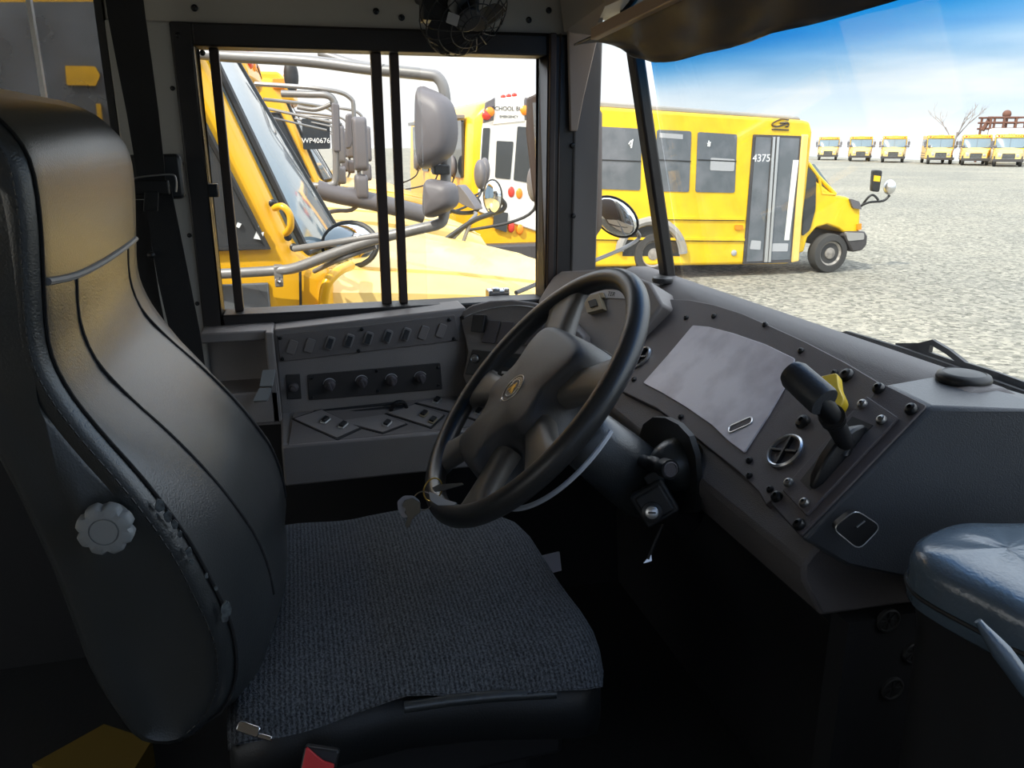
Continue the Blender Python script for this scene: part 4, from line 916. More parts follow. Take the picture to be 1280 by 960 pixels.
# ================================================================== BUSES
def bus(name, label, B, yaw=0, L=9.0, group=None, front=None, mirrors=True, near=True, hood_m='yellow', nwin=10, cat='school bus'):
    """conventional school bus, nose toward +y, cowl at B.y, centre line at B.x, standing at z = B.z"""
    B = V(B); root = thing(name, label, cat, B, group)
    P = lambda x, y, z: B + V((x, y, z))
    hw = 1.2
    side = [(-L, .50), (-.05, .50), (.16, .60), (.14, 1.70), (.01, 1.76), (-.36, 2.74), (-.44, 2.98), (-L + .15, 3.04), (-L, 2.85)]
    b = NB(); prism(b, [P(-hw, y, z) for y, z in side], (2 * hw, 0, 0)); body = obj('body', b, 'yellow', root, bevel=.07, seg=3)
    # curved windshield and roof cap
    b = NB(); rows = []
    for k in range(9):
        t = k / 8; z = 1.76 + .96 * t; y = .01 - .372 * t
        rows.append([(x, y + .03 + (.18 - .13 * t) * (1 - (x / 1.13) ** 2), z) for x in [-1.12 + 2.24 * j / 16 for j in range(17)]])
    rings = [[P(*p) for p in r] + [P(1.12, r[0][1] - .2, r[0][2]), P(-1.12, r[0][1] - .2, r[0][2])] for r in rows]
    loft(b, rings); ws = obj('windshield', b, 'wsglass', root, smooth=60)
    b = NB(); tube(b, [P(*rows[0][0])] + [P(*r[0]) for r in rows[1:]] + [P(*p) for p in rows[-1][1:]] + [P(*r[-1]) for r in rows[-2::-1]] + [P(*p) for p in rows[0][-2:0:-1]], .016, 6, True)
    tube(b, [P(0, r[8][1] + .004, r[8][2]) for r in rows], .012, 6); obj('windshield_seal', b, 'trimblack', root)
    b = NB(); rings = []
    for k in range(6):
        t = k / 5; z = 2.70 + .34 * t; y = -.29 - .10 * t ** 2 * 1.6
        rings.append([P(x, y + .04 + .08 * (1 - (x / 1.22) ** 2), z) for x in [-1.18 + 2.36 * j / 16 for j in range(17)]] + [P(1.16, -.9, z), P(-1.16, -.9, z)])
    loft(b, rings); cap = obj('roof_cap', b, 'yellow', root, bevel=.03)
    for x in (-.95, -.72, .72, .95):
        f = Fr(P(x, -.285 + .08 * (1 - (x / 1.22) ** 2) , 2.88), (.2 * x, 1, .1)); b = NB(); lathe(b, f.o, f.n, [(.095, -.05), (.095, .015), (.08, .03), (0, .035)], 16)
        obj('warning_lamp', b, 'amber' if abs(x) < .8 else 'redlens', root)
    for x in (-.18, 0, .18):
        b = NB(); ball(b, P(x, -.32, 3.06), .05, .03, .035); obj('marker_lamp', b, 'amber', root)
    f = Fr(P(0, -.20, 2.88), (0, 1, .25)); text('sign_lettering', 'SCHOOL BUS', f, .20, 'letter', root, .004)
    b = NB(); prism(b, [P(1.16, -.32, 2.96), P(1.24, -.34, 2.96), P(1.24, -.34, 2.84), P(1.16, -.34, 2.84)], (0, -.14, 0)); obj('side_marker', b, 'amber', root, bevel=.01)
    # side glass
    for s in ((1, -1) if near else (1,)):
        pts = [(-.115, 1.80), (-.90, 1.80), (-.90, 2.56), (-.425, 2.56)]
        b = NB(); prism(b, [P(s * (hw - .015), y, z) for y, z in pts], (s * .03, 0, 0)); dw = obj('driver_window', b, 'dkglass', root, bevel=.008)
        b = NB(); tube(b, [P(s * (hw + .012), y, z) for y, z in pts], .02, 6, True); obj('window_rubber', b, 'trimblack', dw)
        b = NB(); prism(b, [P(s * (hw - .015), y, z) for y, z in ((-.12, 1.30), (-.90, 1.30), (-.90, 1.655), (-.12, 1.655))], (s * .027, 0, 0)); obj('lower_window', b, 'midglass', root, bevel=.008)
        for k in range(nwin):
            y0 = -1.05 - .78 * k
            if y0 - .7 < -L + .2: break
            b = NB(); prism(b, [P(s * (hw - .015), y0, 1.92), P(s * (hw - .015), y0 - .66, 1.92), P(s * (hw - .015), y0 - .66, 2.60), P(s * (hw - .015), y0, 2.60)], (s * .024, 0, 0)); sw_ = obj('side_window', b, 'midglass', root, bevel=.006)
            b = NB(); prism(b, [P(s * (hw + .008), y0, 2.25), P(s * (hw + .008), y0 - .66, 2.25), P(s * (hw + .008), y0 - .66, 2.28), P(s * (hw + .008), y0, 2.28)], (s * .006, 0, 0)); obj('window_bar', b, 'trimblack', sw_)
        for z in (1.12, .86, 1.74 if s < 0 else .62):
            b = NB(); bx(b, B.x + s * (hw - .01), B.x + s * (hw + .018), B.y - L + .1, B.y - 1.0, B.z + z - .025, B.z + z + .025); obj('rub_rail', b, 'trimblack', root)
    # hood with crowned top, tapering to the nose
    b = NB(); rings = []
    for y, w, zc, ze in ((.0, 1.16, 1.80, 1.64), (.30, 1.13, 1.765, 1.62), (.7, 1.08, 1.70, 1.585), (1.1, 1.02, 1.61, 1.53), (1.5, .95, 1.49, 1.44), (1.72, .90, 1.40, 1.35), (1.80, .86, 1.28, 1.24)):
        top = [P(w * q, y, ze + (zc - ze) * (1 - abs(q) ** 2.2) - (.04 * max(0, abs(q) - .9) / .1)) for q in [-1 + 2 * k / 20 for k in range(21)]]
        rings.append([P(-w - .03, y, .62), P(-w - .02, y, 1.25)] + top + [P(w + .02, y, 1.25), P(w + .03, y, .62)])
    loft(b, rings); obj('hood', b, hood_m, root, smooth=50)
    b = NB()
    for q in (-.86, .86):
        tube(b, [P(w * q, y, ze + (zc - ze) * (1 - abs(q) ** 2.2) + .002) for y, w, zc, ze in ((.1, 1.15, 1.79, 1.636), (.30, 1.13, 1.765, 1.62), (.7, 1.08, 1.70, 1.585), (1.1, 1.02, 1.61, 1.53), (1.5, .95, 1.49, 1.44), (1.72, .90, 1.40, 1.35))], .012, 6)
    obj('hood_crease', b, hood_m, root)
    b = NB(); slab(b, Fr(P(0, 1.80, .95), (0, 1, 0)), rect(1.0, .55, .05), -.03, .02); gr = obj('grille', b, 'trimblack', root)
    for k in range(5): b = NB(); slab(b, Fr(P(0, 1.82, .76 + .09 * k), (0, 1, 0)), rect(.96, .02), 0, .015); obj('grille_bar', b, 'chrome', gr)
    for s in (-1, 1):
        b = NB(); slab(b, Fr(P(s * .68, 1.80, 1.02), (0, 1, 0)), rect(.26, .24, .04), -.03, .03); obj('headlamp', b, 'silver', root, bevel=.01)
        for y, nm in ((1.0, 'wheel'), (-6.4, 'wheel')):
            c = P(s * .98, y, .50); b = NB(); lathe(b, c - V((s * .13, 0, 0)), (s, 0, 0), [(.30, 0), (.46, .0), (.50, .04), (.50, .22), (.46, .26), (.30, .26), (.29, .22)], 28); w_ = obj(nm, b, 'tyre', root)
            b = NB(); lathe(b, c + V((s * .06, 0, 0)), (s, 0, 0), [(.30, .0), (.29, .05), (.2, .02), (.13, .03), (.12, .08), (0, .08)], 20); obj('rim', b, 'rim', w_)
    b = NB(); prism(b, [P(-1.2, 1.85, .45), P(-1.15, 2.0, .45), P(1.15, 2.0, .45), P(1.2, 1.85, .45)], (0, 0, .28)); obj('front_bumper', b, 'bumper', root, bevel=.03)
    b = NB(); bx(b, B.x - 1.15, B.x + 1.15, B.y - L - .15, B.y - L, B.z + .45, B.z + .75); obj('rear_bumper', b, 'bumper', root, bevel=.03)
    if mirrors:
        for s in (-1, 1):
            b = NB(); ppx = [P(s * 1.2, -.2, 2.66), P(s * 1.38, .3, 2.62), P(s * 1.40, .52, 2.56), P(s * 1.40, .55, 2.4), P(s * 1.40, .55, 1.75), P(s * 1.3, .35, 1.66), P(s * 1.2, .05, 1.62)]
            tube(b, spl(ppx, 5), .018, 8); tube(b, [P(s * 1.2, -.25, 2.5), P(s * 1.38, .45, 2.35)], .012, 6); fm = obj('mirror_frame', b, 'greymetal', root)
            f = Fr(P(s * 1.40, .54, 2.2), (0, -1, 0)); b = NB(); slab(b, f, rect(.22, .42, .05), -.10, .01); obj('mirror_shell', b, 'mirrorback', fm, bevel=.02)
            f = Fr(P(s * 1.38, .54, 1.86), (0, -1, 0)); b = NB(); slab(b, f, rect(.22, .20, .05), -.09, .01); obj('mirror_shell', b, 'mirrorback', fm, bevel=.02)
            b = NB(); tube(b, spl([P(s * .8, 1.6, 1.42), P(s * 1.0, 1.95, 1.50), P(s * 1.12, 2.15, 1.62), P(s * 1.12, 2.2, 1.85)], 4), .014, 8); ca = obj('crossover_arm', b, 'trimblack', root)
            b = NB(); ball(b, P(s * 1.12, 2.16, 1.86), .13, .07, .17); obj('crossover_mirror', b, 'mirrorback', ca)
    if yaw: root.rotation_euler = (0, 0, yaw)
    return root

# the bus right beside us: generic body, its own ironwork added
A = bus('school_bus', 'yellow school bus parked right outside the driver window', (-4.62, .0, 0), L=9.4, mirrors=False, hood_m='yellowpale')  # pale hood colour stands in for sun glare on the hood
AF = Fr((-3.40, 0, 2), (1, 0, 0))
def rod(nm, pts, r, m='greymetal', par=A, k=5, label=None):
    bb = NB(); tube(bb, spl(pts, k), r, 10); return obj(nm, bb, m, par, label=label)
rod('mirror_rod', [PX(240, 344, -3.38), PX(300, 341, -3.34), PX(346, 338, -3.32), PX(372, 334, -3.28), PX(420, 316, -3.2), PX(470, 299, -3.12), PX(520, 287, -3.06), PX(548, 280, -3.04), PX(555, 270, -3.04), PX(557, 240, -3.04), PX(557, 160, -3.04), PX(556, 118, -3.04), PX(548, 98, -3.05), PX(530, 93, -3.07), PX(460, 86, -3.15), PX(380, 76, -3.25), PX(280, 70, -3.38), PX(225, 64, -3.44)], .021, label='grey tube loop carrying the mirrors')
rod('mirror_rod', [PX(400, 66, -3.3), PX(440, 79, -3.22), PX(480, 86, -3.12)], .016)
rod('brace_rod', [PX(368, 311, -3.35), PX(420, 303, -3.2), PX(475, 294, -3.1)], .013)
rod('brace_rod', [PX(393, 339, -3.36), PX(425, 324, -3.2), PX(470, 308, -3.14)], .010)
q = PX(348, 340, -3.33); b = NB(); box(b, q, (.03, .017, .028)); box(b, q + V((0.01, 0, -.038)), (.03, .016, .017)); cl = obj('rod_clamp', b, 'greymetal', A, bevel=.005)
b = NB(); lathe(b, PX(349, 350, -3.285), (1, 0, 0), [(.013, 0), (.013, .012), (.005, .014), (0, .010)], 14); obj('clamp_bolt', b, 'chrome', cl)
b = NB(); q = PX(416, 304, -3.25); box(b, q, (.02, .012, .012)); obj('rod_clamp', b, 'steel', A, bevel=.003)
rod('grab_handle', [PX(343, 260, -3.41), PX(353, 258, -3.36), PX(362, 268, -3.35), PX(363, 284, -3.36), PX(357, 292, -3.41)], .014, 'yellow')
for u, v in ((341, 254), (360, 296), (367, 309)):
    b = NB(); lathe(b, PX(u, v, -3.42), (1, 0, 0), [(.016, -.01), (.016, .014), (.008, .02), (0, .02)], 12); obj('bolt', b, 'screw', A)
# hose-like grab rail by the cowl
rod('cowl_rail', [PX(404, 400, -3.41), PX(405, 372, -3.36), PX(410, 352, -3.35), PX(424, 338, -3.4), PX(438, 332, -3.5)], .022, 'yellow', label='yellow bent rail at the cowl')
# door seam and latch rub marks
b = NB(); tube(b, [PX(375, 326, -3.405), PX(376, 392, -3.405)], .006, 6); obj('panel_gap', b, 'trimblack', A)
b = NB(); slabpx(b, AF, [(317, 298), (324, 281), (321, 292), (330, 290), (328, 300)], -.01, .006); obj('window_mark', b, 'marker', A)
b = NB(); slabpx(b, AF, [(297, 278), (302, 280), (299, 285), (295, 283)], -.01, .006); obj('window_mark', b, 'marker', A)
b = NB(); slabpx(b, AF, [(-80, 4), (130, 3), (150, 205), (-80, 205)], -.01, .016, .01); obj('side_window', b, 'midglass', A)
b = NB(); slabpx(b, AF, [(84, 83), (121, 84), (127, 95), (122, 108), (86, 107)], .016, .03, .004); obj('window_latch_bar', b, 'yellow', A)
b = NB(); slabpx(b, AF, [(122, 130), (128, 130), (134, 187), (128, 187)], .016, .03, .002); obj('window_post', b, 'yellow', A)
# big and small mirror shells
def shell(par, outline, x, back, m, nm, n=(.72, -.69, 0), label=None, edge=True):
    f = Fr(PX(*outline[0], x), n); pts = spl([(*f.ab(*p), 0) for p in outline], 3, True); c = sum(pts, V()) / len(pts)
    bb = NB(); loft(bb, [[f.p(c.x + (p.x - c.x) * k, c.y + (p.y - c.y) * k, h) for p in pts] for k, h in ((1.0, -.035), (1.02, -.02), (1.0, 0), (.97, back * .35), (.86, back * .75), (.6, back), (.02, back * 1.04))])
    o = obj(nm, bb, m, par, label=label, smooth=60)
    return o
shell(A, [(524, 113), (530, 110), (552, 121), (562, 136), (566, 160), (564, 182), (556, 197), (532, 210), (526, 205), (523, 160)], -3.02, .05, 'mirrorback', 'mirror_shell', label='tall grey mirror shell')
shell(A, [(534, 226), (540, 225), (562, 230), (567, 244), (565, 258), (548, 268), (536, 272), (532, 265), (532, 245)], -3.02, .04, 'mirrorback', 'mirror_shell', label='small grey mirror shell')
b = NB(); box(b, PX(551, 212, -3.03), (.03, .03, .018)); obj('mirror_bracket', b, 'trimblack', A, bevel=.006)
# oval cross-view mirror over the hood with its dark rim
f = Fr(PX(437, 306, -3.7), (.75, -.60, .25)); c0 = f.o
b = NB(); ball(b, c0, .14, .095, .05, (f.e1, f.e2, f.n), lo=0); cv = obj('crossover_mirror', b, 'mirrorglass', A, label='oval convex mirror by the windshield foot', smooth=80)
b = NB(); tube(b, [c0 + f.e1 * .145 * math.cos(a) + f.e2 * .10 * math.sin(a) for a in [2 * PI * k / 36 for k in range(36)]], .011, 8, True); obj('mirror_rim', b, 'trimblack', cv)
# mirrors on the far front corner
f = Fr(PX(578, 247, -5.2), (.55, -.8, 0)); 
b = NB(); pts = spl([(*f.ab(*p), 0) for p in ((574, 231), (582, 238), (594, 255), (597, 262), (590, 260), (576, 253), (571, 243))], 3, True); slab(b, f, [(p.x, p.y) for p in pts], -.05, .02); obj('crossover_mirror', b, 'mirrorback', A, bevel=.015, label='pointed oval mirror on the far front corner')
rod('crossover_arm', [PX(560, 262, -5.2), PX(575, 266, -5.2), PX(592, 265, -5.2), PX(599, 258, -5.2), PX(597, 250, -5.2), PX(589, 244, -5.2)], .014, 'trimblack')
f = Fr(PX(616, 246, -4.9), (.75, -.65, 0)); b = NB(); ball(b, f.o, .062, .10, .035, (f.e1, f.e2, f.n), lo=0); cv = obj('crossover_mirror', b, 'mirrorglass', A, label='round convex mirror above the hood nose', smooth=80)
b = NB(); tube(b, [f.p(.064 * math.cos(a), .102 * math.sin(a)) for a in [2 * PI * k / 32 for k in range(32)]], .005, 8, True); obj('mirror_rim', b, 'trimblack', cv)
rod('crossover_arm', [PX(548, 306, -4.9), PX(588, 278, -4.9), PX(612, 268, -4.9), PX(627, 263, -4.9), PX(631, 256, -4.9), PX(625, 248, -4.9)], .016, 'trimblack')
rod('crossover_arm', [PX(560, 304, -4.9), PX(592, 272, -5.0), PX(594, 266, -5.1)], .012, 'greymetal'); rod('crossover_arm', [PX(577, 308, -4.9), PX(587, 280, -4.9)], .012, 'greymetal')

# row of buses beyond
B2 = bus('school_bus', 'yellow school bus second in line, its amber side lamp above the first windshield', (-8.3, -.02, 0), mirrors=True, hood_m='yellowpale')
BF = Fr((-7.06, 0, 2.2), (1, 0, 0))
C3 = bus('school_bus', 'yellow school bus third in line with white writing on its door glass', (-11.9, .35, 0), mirrors=True, hood_m='yellow', L=8.6)
f = Fr(PX(396, 176, -10.66), (1, 0, 0)); 
b = NB(); slabpx(b, f, [(377, 148), (412, 149), (413, 186), (379, 187)], -.02, .02, .02); dgl = obj('side_window', b, 'dkglass', C3)
text('glass_writing', 'WP40676', Fr(PX(395, 176, -10.63), (1, 0, .0)), .085, 'marker', C3, .002)
D4 = bus('school_bus', 'yellow school bus fourth in line, mostly hidden behind the third', (-15.4, .3, 0), mirrors=True, L=8.4)
rod('bumper_tube', [PX(396, 236, -6.9), PX(420, 243, -6.9), PX(470, 253, -6.9), PX(530, 268, -6.9)], .075, 'mirrorback', B2, label='thick grey tube along the hood')
rod('mirror_loop', [PX(352, 117, -7.0), PX(385, 118, -6.95), PX(408, 119, -6.9), PX(417, 126, -6.9), PX(419, 140, -6.9), PX(420, 200, -6.9), PX(419, 226, -6.9), PX(410, 232, -6.9), PX(388, 232, -6.95)], .028, 'greymetal', B2)
rod('mirror_loop', [PX(372, 134, -7.0), PX(395, 137, -6.95), PX(414, 130, -6.9)], .018, 'greymetal', B2)
b = NB(); f = Fr(PX(419, 160, -6.88), (1, 0, 0)); slabpx(b, f, [(414, 128), (424, 130), (426, 190), (417, 190)], -.05, .03, .02); obj('mirror_shell', b, 'mirrorback', B2, bevel=.012)
b = NB(); f = Fr(PX(438, 160, -7.4), (1, 0, 0)); slabpx(b, f, [(432, 142), (443, 142), (444, 170), (438, 186), (432, 186)], -.06, .03, .03); obj('mirror_shell', b, 'mirrorback', B2, bevel=.015)
b = NB(); ball(b, PX(364, 95, -7.3), .05, .06, .13); obj('roof_lamp', b, 'trimblack', B2)

# the bus seen from behind
rb = thing('school_bus', 'sunlit school bus seen from behind between the window bar and the corner post', 'school bus', (-12.2, 3.55, 0))
xr, y0, y1 = -12.2, 2.62, 4.46
RF = Fr((xr, 3.55, 1.5), (1, 0, 0))
b = NB()
def rsec(x, k=0, top=2.86): return [V((x, y0 + k, .42)), V((x, y0 + k - .01, 1.6)), V((x, y0 + k + .04, top - .30)), V((x, y0 + k + .16, top - .10)), V((x, y0 + .45, top)), V((x, y1 - .45, top)), V((x, y1 - k - .16, top - .10)), V((x, y1 - k - .04, top - .30)), V((x, y1 - k + .01, 1.6)), V((x, y1 - k, .42))]
loft(b, [rsec(xr - 6.4), rsec(xr - .25), rsec(xr - .06, .04, 2.84), rsec(xr, .12, 2.80)]); obj('body', b, 'yellow', rb, smooth=40)
b = NB(); slab(b, RF, [RF.ab(*p) for p in ((610, 124), (690, 116), (734, 116), (736, 306), (690, 296), (596, 264), (602, 160))], .0, .035); obj('rear_panel', b, 'whiteroof', rb, bevel=.02, label='rear panel whitened for sun glare')  # white colour stands in for glare on the sunlit rear
b = NB(); slab(b, RF, [RF.ab(*p) for p in ((619, 126), (654, 122), (655, 152), (615, 156))], .0, .05); obj('rear_sign', b, 'whiteroof', rb, bevel=.01)
def rtext(s, u, v, size):
    f = Fr(RF.px(u, v, .052), RF.n, RF.e1); return text('sign_lettering', s, f, size, 'letter', rb, .003)
rtext('SCHOOL BUS', 636, 136, .085)
rtext('EMERGENCY', 636, 146, .05)
for px, m in ([(606, 128), (618, 122), (618, 150), (603, 154)], 'mirrorback'), ([(655, 122), (676, 124), (676, 150), (652, 150)], 'mirrorback'):
    b = NB(); slab(b, RF, [RF.ab(*p) for p in px], 0, .045); obj('lamp_housing', b, m, rb, bevel=.01)
for u, v, m in ((612, 140, 'amber'), (608, 144, 'redlens'), (656, 138, 'amber'), (668, 138, 'redlens')):
    b = NB(); lathe(b, RF.px(u, v, .045), RF.n, [(.07, 0), (.07, .02), (.05, .04), (0, .045)], 16); obj('warning_lamp', b, m, rb)
for u in (629, 636, 643):
    b = NB(); ball(b, RF.px(u, 121 - (u - 629) * .15, .0), .03, .04, .03); obj('marker_lamp', b, 'redlens', rb)
for px in ([(603, 160), (612, 160), (608, 222), (599, 222)], [(620, 176), (641, 177), (637, 224), (618, 222)], [(646, 158), (672, 160), (664, 229), (641, 225)]):
    b = NB(); slabpx(b, RF, px, .0, .045, .02); w_ = obj('rear_window', b, 'dkglass', rb)
for u, v, m in ((639, 240, 'redlens'), (649, 242, 'amber'), (612, 238, 'redlens'), (639, 284, 'redlens'), (650, 287, 'amber')):
    f = Fr(RF.px(u, v, .03), RF.n); b = NB(); ball(b, f.o, .055, .085, .03, (f.e1, f.e2, f.n)); obj('tail_lamp', b, m, rb)
b = NB(); slab(b, RF, rpoly([RF.ab(*p) for p in ((617, 262), (634, 266), (632, 290), (615, 284))], .01), .03, .06); obj('number_plate', b, 'dkglass', rb)
b = NB(); prism(b, [V((xr - .4, y0 - .05, .36)), V((xr + .10, y0 + .02, .36)), V((xr + .22, y0 + .4, .36)), V((xr + .22, y1 - .4, .36)), V((xr + .10, y1, .36)), V((xr - .4, y1, .36))], (0, 0, .36)); obj('rear_bumper', b, 'bumper', rb, bevel=.04)
for s, y in ((-1, y0), (1, y1)):
    c = V((xr - 1.6, y - s * .12, .42)); b = NB(); lathe(b, c - V((0, .12 * s, 0)), (0, s, 0), [(.26, 0), (.40, 0), (.42, .04), (.42, .2), (.40, .24), (.26, .24)], 24); obj('wheel', b, 'tyre', rb)
for k in range(5):
    x1_ = xr - .45 - k * 1.1; f = Fr((x1_, y0 - .012, 2.0), (0, -1, 0)); b = NB(); slab(b, f.at(-.42 if f.e1.x > 0 else .42, .12), rect(.80, .86, .04), -.02, .02); sw_ = obj('side_window', b, 'dkglass', rb)
    b = NB(); slab(b, f.at(-.42 if f.e1.x > 0 else .42, .60), rect(.95, .06, .01), -.02, .10); obj('window_awning', b, 'greymetal', sw_)

# ------------------------------------------------ the small bus across the gravel
mb = thing('minibus', 'small yellow bus standing side-on across the gravel beyond the windshield', 'bus', (-13.3, 7.6, 0))
SX = -12.3; SF = Fr((SX, 7.5, 1.5), (1, 0, 0))
sab = lambda pts: [SF.ab(*p) for p in pts]
DEP = -2.05
b = NB(); slab(b, SF, sab([(741, 133), (1004, 150), (1013, 152), (1016, 165), (1009, 235), (998, 320), (986, 330), (740, 334)]), DEP, 0); obj('body', b, 'yellow2', mb, bevel=.05, seg=3)
b = NB(); slab(b, SF, sab([(742, 125), (1002, 145), (1006, 151), (742, 134)]), DEP + .1, -.07); obj('roof', b, 'arch', mb, bevel=.03)
for px in ([(747, 158), (802, 161), (800, 238), (746, 236)], [(821, 162), (864, 164), (861, 240), (818, 239)], [(872, 165), (921, 168), (918, 241), (869, 240)]):
    b = NB(); slabpx(b, SF, px, -.02, .012, .04); w_ = obj('side_window', b, 'midglass', mb)
    (a_, v0), (c_, v1) = px[0], px[2]
    b = NB(); slab(b, SF, sab([(px[0][0], 199), (px[1][0] - 1, 201), (px[1][0] - 1, 202.4), (px[0][0], 200.4)]), .012, .02); obj('window_bar', b, 'trimblack', w_)
b = NB(); slabpx(b, SF, [(824, 166), (853, 168), (853, 174), (824, 172)], .012, .016); obj('window_sticker', b, 'label', mb)
for px in ([(789, 176), (786, 180), (788, 183), (791, 174), (789, 185)], [(884, 180), (888, 178), (887, 183), (886, 176), (885, 183)]):
    b = NB(); tube(b, [SF.px(*p, .016) for p in px], .012, 5); obj('glass_mark', b, 'marker', mb)
for px in ([(888, 197), (918, 199), (917, 214), (887, 213)],):
    b = NB(); slabpx(b, SF, px, .012, .017, .03); obj('window_sticker', b, 'label', mb)
for v0, v1 in ((272, 274), (298, 300)):
    b = NB(); slab(b, SF, sab([(742, v0 - 2), (930, v0), (930, v0 + 3), (742, v0 + 1)]), -.01, .03); obj('rub_rail', b, 'yellow2', mb)
    b = NB(); slab(b, SF, sab([(742, v0 + 1), (930, v0 + 3), (930, v0 + 4), (742, v0 + 2.2)]), -.01, .012); obj('rub_rail', b, 'trimblack', mb)
# entry door
b = NB(); slabpx(b, SF, [(941, 168), (1001, 170), (989, 328), (928, 330)], -.04, .02, .02); dr = obj('entry_door', b, 'bumper', mb, label='glazed folding entry door')
for px in ([(944, 171), (963, 172), (952, 326), (932, 327)], [(973, 172), (998, 173), (986, 324), (962, 325)]):
    b = NB(); slabpx(b, SF, px, .02, .03, .01); obj('door_pane', b, 'midglass', dr)
for px in ([(964, 171), (967, 171), (957, 327), (953, 327)], [(969, 171), (972, 171), (961, 327), (958, 327)]):
    b = NB(); slabpx(b, SF, px, .02, .06); obj('door_edge', b, 'silver', dr)
f = Fr(SF.px(952, 198, .032), (1, 0, 0)); text('door_writing', '4375', f, .17, 'marker', dr, .002)
b = NB(); slabpx(b, SF, [(990, 200), (997, 200), (985, 300), (979, 300)], .03, .036); obj('door_strip', b, 'whiteroof', dr)
for px in ([(938, 300), (950, 301), (949, 312), (936, 311)], [(964, 304), (984, 304), (983, 314), (963, 314)]):
    b = NB(); slabpx(b, SF, px, .03, .036, .02); obj('step_edge', b, 'label', dr)
b = NB(); slab(b, SF, sab([(941, 232), (953, 234), (951, 260), (946, 290), (937, 288)]), -.3, -.1); obj('cab_seat', b, 'seat_in', mb)
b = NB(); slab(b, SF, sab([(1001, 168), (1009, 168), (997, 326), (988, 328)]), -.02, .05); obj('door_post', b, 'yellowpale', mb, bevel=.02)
# nose
b = NB(); rings = []
nose = [(1003, 232), (1022, 226), (1044, 243), (1060, 246), (1073, 252), (1078, 262), (1077, 288), (1070, 296), (1058, 292), (1050, 286), (1036, 281), (1022, 285), (1011, 298), (1006, 316), (996, 318)]
for k, h in ((.985, -1.85), (1.0, -1.75), (1.0, -.12), (.985, -.04)):
    c = V((*SF.ab(1040, 268), 0)); rings.append([SF.p(c.x + (V((*SF.ab(*p), 0)).x - c.x) * k, c.y + (V((*SF.ab(*p), 0)).y - c.y) * k, h) for p in nose])
loft(b, rings); obj('hood', b, 'yellow2', mb, bevel=.03)
b = NB(); slabpx(b, SF, [(1011, 208), (1021, 220), (1020, 262), (1013, 288), (1003, 296), (1006, 230)], -.10, -.015, .05); obj('cab_window', b, 'dkglass', mb)
b = NB(); prism(b, [SF.px(*p, -.12) for p in ((1013, 205), (1018, 205), (1046, 243), (1024, 232))], (-1.6, 0, 0)); obj('windshield', b, 'wsglass', mb)
b = NB(); tube(b, [SF.px(*p, -.06) for p in ((1010, 204), (1022, 220), (1044, 243))], .035, 8); tube(b, [SF.px(*p, -.05) for p in ((1024, 222), (1027, 242), (1044, 243))], .025, 8); obj('windshield_post', b, 'yellow2', mb)
b = NB(); slabpx(b, SF, [(1062, 248), (1074, 252), (1077, 262), (1066, 260)], -.06, .01, .03); obj('headlamp', b, 'mirrorback', mb)
b = NB(); slabpx(b, SF, [(1072, 280), (1077, 279), (1077, 287), (1072, 288)], -.06, .0, .02); obj('turn_lamp', b, 'amber', mb)
b = NB(); slab(b, SF, sab([(1054, 294), (1058, 289), (1080, 289), (1083, 295), (1082, 306), (1076, 313), (1064, 315), (1058, 303)]), -1.85, .04); obj('front_bumper', b, 'bumper', mb, bevel=.03, label='grey front bumper')
b = NB(); slabpx(b, SF, [(1055, 290), (1078, 291), (1078, 299), (1058, 301)], .0, .05, .03); obj('bumper_strip', b, 'arch', mb)
def mwheel(u, v, r, h):
    c = SF.px(u, v, h); b = NB(); lathe(b, c - V((.11, 0, 0)), (1, 0, 0), [(r * .62, 0), (r * .95, 0), (r, .03), (r, .18), (r * .95, .22), (r * .66, .23), (r * .62, .18)], 32); w_ = obj('wheel', b, 'tyre', mb)
    b = NB(); lathe(b, c + V((.0, 0, 0)), (1, 0, 0), [(r * .64, 0), (r * .62, .10), (r * .5, .06), (r * .3, .05), (r * .28, .09), (r * .15, .10), (0, .10)], 24); rm = obj('rim', b, 'rim', w_)
    for k in range(8):
        a = 2 * PI * k / 8; b_ = None
        f = Fr(c + V((.052, r * .42 * math.cos(a), r * .42 * math.sin(a))), (1, 0, 0)); bb = NB(); lathe(bb, f.o, f.n, [(r * .07, -.01), (r * .06, .008), (0, .008)], 8)
        bb.free()
for u, v, hh in ((1034, 316, -.10), (814, 317, -.08)): mwheel(u, v, .345, hh)
for u, v in ((1034, 316), (814, 317)):
    c = SF.px(u, v, DEP + .2); b = NB(); lathe(b, c - V((.1, 0, 0)), (1, 0, 0), [(.2, 0), (.33, 0), (.345, .03), (.345, .2), (.33, .22), (.2, .22)], 24); obj('wheel', b, 'tyre', mb)
b = NB(); ap_ = [SF.px(814 + 40 * math.cos(a) * 1.0, 318 - 42 * math.sin(a), .012) for a in [math.radians(2 + 172 * k / 24) for k in range(25)]]; tube(b, ap_, .075, 8); obj('wheel_arch', b, 'arch', mb, label='grey flared wheel arch')
b = NB(); slab(b, SF, [SF.ab(814 + 36 * math.cos(a), 320 - 38 * math.sin(a)) for a in [PI * k / 20 for k in range(21)]], -.02, .006); obj('wheel_well', b, 'trimblack', mb)
b = NB(); lathe(b, SF.px(917, 316, .0), (1, 0, 0), [(.05, 0), (.05, .02), (.035, .03), (0, .03)], 16); obj('round_lamp', b, 'label', mb, label='round lens low on the skirt')
b = NB(); slabpx(b, SF, [(918, 281), (928, 281), (928, 287), (918, 287)], 0, .03, .02); obj('side_marker', b, 'amber', mb)
